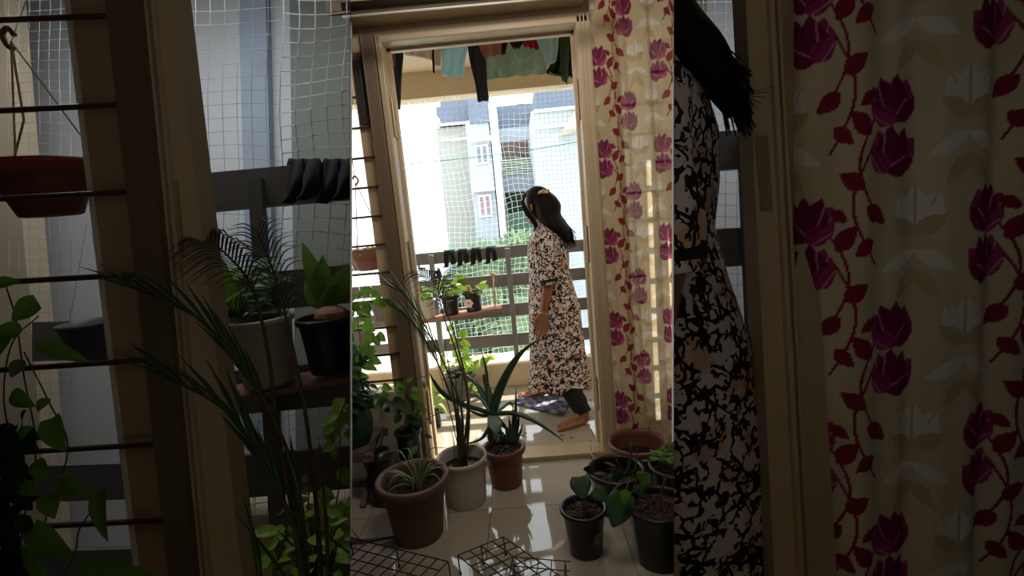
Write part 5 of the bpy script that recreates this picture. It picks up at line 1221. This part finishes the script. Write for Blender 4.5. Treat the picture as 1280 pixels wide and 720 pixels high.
# shelf and pots of the left bay
r = thing('hanging_shelf', 'dim narrow shelf board behind the palm stems in the left strip', 'shelf', at(360, 480, D=DR-0.12))
obj('board', G().beam(at(270, 496, D=DR-0.1), at(460, 462, D=DR-0.1), 0.15, 0.014, side=(0, 1, 0)), 'board', r)
def side_pot(px_base, py_base, py_rim, hw, D, m, name, label):
    b_ = at(px_base, py_base, D=D); t_ = at(px_base-(py_base-py_rim)*0.03, py_rim, D=D); R_ = hw/F*D; h_ = t_[2]-b_[2]
    r_ = thing(name, label, 'potted plant', b_); pot(b_, R_, R_*0.72, h_, m, r_, rim=0.018, lip=0.007, clods=0, fill=0.9); return r_, t_
r, t = side_pot(338, 478, 392, 40, DR-0.12, 'whitepot', 'potted_herb', 'large dim white pot on the near shelf behind the palm fronds')
leafy(r, t+V(-0.1, 0, -0.02), 36, 0.10, 0.16, 0.09, 0.045, 'pothos', 51)
g = G().leaf(t+V(-0.10, -0.02, 0.18), V(0, 0, -1), V(0, -1, 0), 0.22, 0.06, 'lance').leaf(t+V(-0.14, -0.02, 0.12), V(-0.1, 0, -1), V(0, -1, 0), 0.2, 0.05, 'lance'); obj('long_leaves', g, 'pothos', r)
r, t = side_pot(416, 462, 392, 35, DR-0.12, 'blackpot', 'potted_herb', 'large dim black pot on the near shelf with fleshy green leaves')
g = G()
for (a, b) in (((412, 385), (372, 300)), ((408, 385), (400, 318)), ((414, 380), (432, 330)), ((405, 385), (378, 350)), ((404, 372), (395, 330)), ((412, 380), (425, 355)), ((400, 385), (440, 350))):
    p0, p1 = at(*a, D=DR-0.12), at(*b, D=DR-0.13); g.leaf(p0, p1-p0, V(0.2, -1, 0.1), np.linalg.norm(p1-p0), 0.055, 'ovate', k=10)
obj('leaves', g, 'pothos', r, smooth=True); obj('pebble_top', G().ellipsoid(t+V(0, 0, -0.005), (0.05, 0.045, 0.03), 12, 8), MATS['tan_pebbles'], r)
# palm of the left bay
pb = at(385, 900, D=1.0); r = thing('potted_palm', 'tall dim palm with arching fronds in front of the left railing', 'potted plant', V(pb[0], pb[1], 0))
zb = pot(V(pb[0], pb[1], 0), 0.13, 0.1, 0.24, 'whitepot', r, clods=0, fill=0.8); b0 = V(pb[0], pb[1], zb)
def q_(px, py, D=1.0): return at(px, py, D=D)
def pfrond(pts, n, L_, w, m, seed, start, spread, droop=0.4):
    frond(r, [b0]+[q_(*p) for p in pts], n, L_, w, m, seed=seed, start=start, spread=spread, droop=droop)
pfrond([(375, 700, 0.98), (350, 560, 0.98), (335, 440, 1.0), (315, 360, 1.02), (285, 320, 1.04), (250, 292, 1.06)], 17, 0.11, 0.007, 'palmdark', 1, 0.66, 0.6, 0.5)
pfrond([(400, 700, 1.0), (385, 540, 1.0), (365, 430, 1.0), (345, 350, 1.0), (322, 290, 1.0)], 15, 0.10, 0.007, 'palmdark', 2, 0.68, 0.55, 0.4)
pfrond([(382, 700, 0.95), (370, 600, 0.95), (340, 520, 0.95), (300, 455, 0.95), (250, 400, 0.95), (165, 357, 0.95)], 10, 0.14, 0.010, 'palm', 3, 0.55, 0.14, 0.05)
pfrond([(378, 720, 0.93), (360, 640, 0.93), (330, 580, 0.93), (290, 520, 0.93), (205, 466, 0.93)], 10, 0.14, 0.010, 'palm', 4, 0.45, 0.14, 0.05)
pfrond([(410, 720, 0.97), (405, 620, 0.97), (400, 560, 0.97)], 4, 0.02, 0.004, 'palm', 5, 0.9, 0.2)
g = G()
for (x0, y0, x1, y1, D, w) in ((380, 760, 293, 640, 0.92, 0.008), (330, 760, 303, 618, 0.92, 0.012), (372, 700, 363, 545, 0.96, 0.022), (440, 695, 340, 625, 0.92, 0.008)):
    g.strap([at(x0, y0, D=D), at((x0+x1)/2+4, (y0+y1)/2, D=D), at(x1, y1, D=D)], [0.006, w, 0.001])
obj('young_leaves', g, 'palm', r, smooth=True)
# creepers behind the stems
r = thing('potted_mint', 'dim pot of pale green mint low behind the palm in the left strip', 'potted plant', at(410, 760, D=1.3)); c = at(400, 735, D=1.3); pot(c+V(0, 0, -0.1), 0.09, 0.06, 0.14, 'greypot', r, clods=0)
vine(r, [c, at(425, 600, D=1.35), at(425, 540, D=1.4), at(430, 500, D=1.4)], 22, 0.045, 0.038, 'bright', 61)
vine(r, [c, at(385, 640, D=1.35), at(392, 590, D=1.4)], 10, 0.03, 0.025, 'bright', 62)
leafy(r, c+V(0, 0, 0.05), 60, 0.12, 0.14, 0.045, 0.03, 'bright', 63)
r = thing('garland', 'dim yellow and red garland beside the near jamb in the left strip', 'garland', at(295, 700, D=1.1))
for i in range(14): obj('bead', G().ellipsoid(at(288+i*0.9+2*sin(i*2), 545+i*9, D=1.12), (0.008, 0.008, 0.009), 8, 6), ['yellow', 'red', 'yellow'][i % 3], r)
obj('thread', G().tube([at(286, 520, D=1.12), at(301, 680, D=1.12)], 0.001, 4), 'net', r)
# pothos tangle at the left edge
r = thing('climbing_pothos', 'large dim pothos vines with heart leaves over the leftmost window bars', 'plant', at(20, 770, D=0.97))
def pl(px, py, D=0.96): return at(px, py, D=D)
for k, pts in enumerate([[(10, 780), (30, 650), (45, 560), (30, 470), (20, 400), (5, 350)], [(20, 760), (60, 640), (85, 560), (60, 500), (30, 440)], [(5, 740), (20, 600), (5, 500), (15, 430), (48, 395)], [(40, 780), (90, 700), (100, 660), (130, 620)], [(0, 700), (-10, 560), (0, 420)]]):
    P = [pl(a, b) for a, b in pts]; obj('stem', G().tube(spline(P, 8), 0.0014, 5), 'stem', r, smooth=True)
def hl_(x0, y0, x1, y1, wpx, m='pothos', D=0.955):
    a, b = pl(x0, y0, D), pl(x1, y1, D-0.02); obj('leaf', G().leaf(a, b-a, V(rng.uniform(-.3, .3), -0.9, 0.4), np.linalg.norm(b-a), wpx/F*D, 'heart' if wpx > 22 else 'ovate', k=10), m, r, smooth=True)
for q in ((48, 378, 8, 398, 30), (28, 414, -8, 410, 22), (44, 428, 96, 448, 22), (66, 522, 70, 566, 42), (62, 498, 44, 512, 20), (38, 532, 22, 548, 18), (15, 490, 34, 508, 22), (45, 575, 52, 598, 22), (70, 600, 100, 615, 22), (62, 618, 62, 648, 28), (126, 612, 118, 682, 32), (20, 600, 40, 620, 20), (86, 590, 76, 602, 14), (100, 712, 178, 722, 30), (40, 660, 80, 700, 34), (20, 690, 50, 730, 34), (10, 420, -10, 445, 24), (30, 450, 10, 470, 20), (-5, 355, 15, 350, 16)):
    hl_(*q)
g = G()
for i in range(150):
    c = at(rng.uniform(-30, 32), rng.uniform(530, 760), D=rng.uniform(0.93, 1.0)); t = rng.uniform(0, 2*pi)
    g.leaf(c, V(cos(t), -0.3, sin(t)-0.3), V(rng.uniform(-.5, .5), -0.8, 0.5), 0.04, 0.03, 'ovate', k=5)
obj('dense_leaves', g, 'pothosdark', r, smooth=True)

# right bay: second figure, railing, jamb, curtain
wn_ = copy_tree(WOMAN); wp = near_pos(WOMAN.location[:]); wn_.location = tuple(wp); wn_.scale = (S, S, S)
wn_['label'] = 'woman in dark floral dress seen close from behind, cut off at the strip edge'; wn_['category'] = 'person'
struct('floor_step', G().box2((0.15, 0.75, 0), (2.3, 2.3, float(wp[2]))) if wp[2] > 0.02 else G().box((1.2, 1.6, 0.01), (0.1, 0.1, 0.01)), 'tiles')
r = thing('railing', 'dim grey board railing beside the near woman in the dark right strip', 'railing', at(900, 660, D=DR))
for ya, yb in ((168, 216), (290, 338), (408, 455), (523, 570)): obj('rail_board', G().add(*bandpx(845, 950, ya, yb, DR, 0.02, -0.07)), 'rail', r)
obj('post', G().add(*quadbox([at(925, 168, D=DR-0.03), at(943, 167, D=DR-0.03), at(962, 640, D=DR-0.03), at(945, 640, D=DR-0.03)], 0.025)), 'railpost', r)
struct('trim_9', G().add(*bandpx(845, 1000, 648, 800, DR+0.05, 0.3, -0.03)), 'curb')
jb = struct('door_3', post((932, 962), (968, 1000), DS, 0.06), 'frame')
obj('moulding', post((962, 968), (1000, 1006), DS-0.014, 0.03), 'frame', jb); obj('moulding', post((972, 976), (1010, 1014), DS-0.014, 0.03), 'frame', jb); obj('back_panel', post((960, 1004), (998, 1046), DS-0.002, 0.05), 'frame', jb)
v, f = quadbox([at(945, 170, D=DS-0.004), at(960, 170, D=DS-0.004), at(966, 264, D=DS-0.004), at(951, 264, D=DS-0.004)], 0.006); obj('hinge', G().add(v, f), 'steel', jb)
cx = at(995, 0, D=DS-0.08); cl = at(1042, 720, D=DS-0.08); ax = CR*V(1, 1, 0); ax /= np.linalg.norm(ax)
def pc2(X, d_, Z):
    b = cx[None, None, :]*1.0; t = (cx[2]-Z)/(cx[2]-cl[2])
    P = np.zeros(X.shape+(3,)); P[..., 0] = cx[0]+(cl[0]-cx[0])*t+X*ax[0]-d_*ax[1]; P[..., 1] = cx[1]+(cl[1]-cx[1])*t*0.3+X*ax[1]+d_*ax[0]; P[..., 2] = Z
    return P
o = curtain('floral_curtain', pc2, 0.56, 2.3, 0.25, 0.0028, 0.013, 0.17, 1.2, 0.02, '', m=mat('printed_curtain_near', (220, 200, 160), 0.9, vcol=True, var=0.04, trans=0.25, spec=0.1))
tag(o, 'large dim floral curtain with magenta blooms filling the dark right strip', 'curtain')

# the alcove things end at the partition walls between alcoves and doorway
import bmesh
bpy.context.view_layer.update()
dg = bpy.context.evaluated_depsgraph_get()
def ray_plane(px, sgn):
    a, b = at(px, 0, D=1)-CC, at(px, 720, D=1)-CC; n = np.cross(a, b); n /= np.linalg.norm(n); return n*np.sign(n[0])*sgn
PL = ray_plane(437.2, 1); PR = ray_plane(842.8, -1)   # normals point into the doorway view
for o in [o for o in scene.objects if o.name not in BEFORE and o.type == 'MESH']:
    mw = np.array(o.matrix_world); pts = np.array([c[:] for c in o.bound_box]); w = pts @ mw[:3, :3].T + mw[:3, 3]
    cxm = ((w-CC) @ CR).mean()
    n = PL if cxm < 0 or False else PR
    if 'wall_bay' in o.name: continue
    if ((w-CC) @ n).max() < 1e-4: continue
    ev = o.evaluated_get(dg); me = bpy.data.meshes.new_from_object(ev, depsgraph=dg)
    bm = bmesh.new(); bm.from_mesh(me)
    inv = o.matrix_world.inverted(); pl = inv @ Vector(CC); pn = (o.matrix_world.to_3x3().transposed() @ Vector(n)).normalized()
    bmesh.ops.bisect_plane(bm, geom=bm.verts[:]+bm.edges[:]+bm.faces[:], plane_co=pl, plane_no=pn, clear_outer=True)
    bm.to_mesh(me); bm.free(); o.modifiers.clear(); o.data = me
    if len(me.vertices) == 0 and not o.children: bpy.data.objects.remove(o)
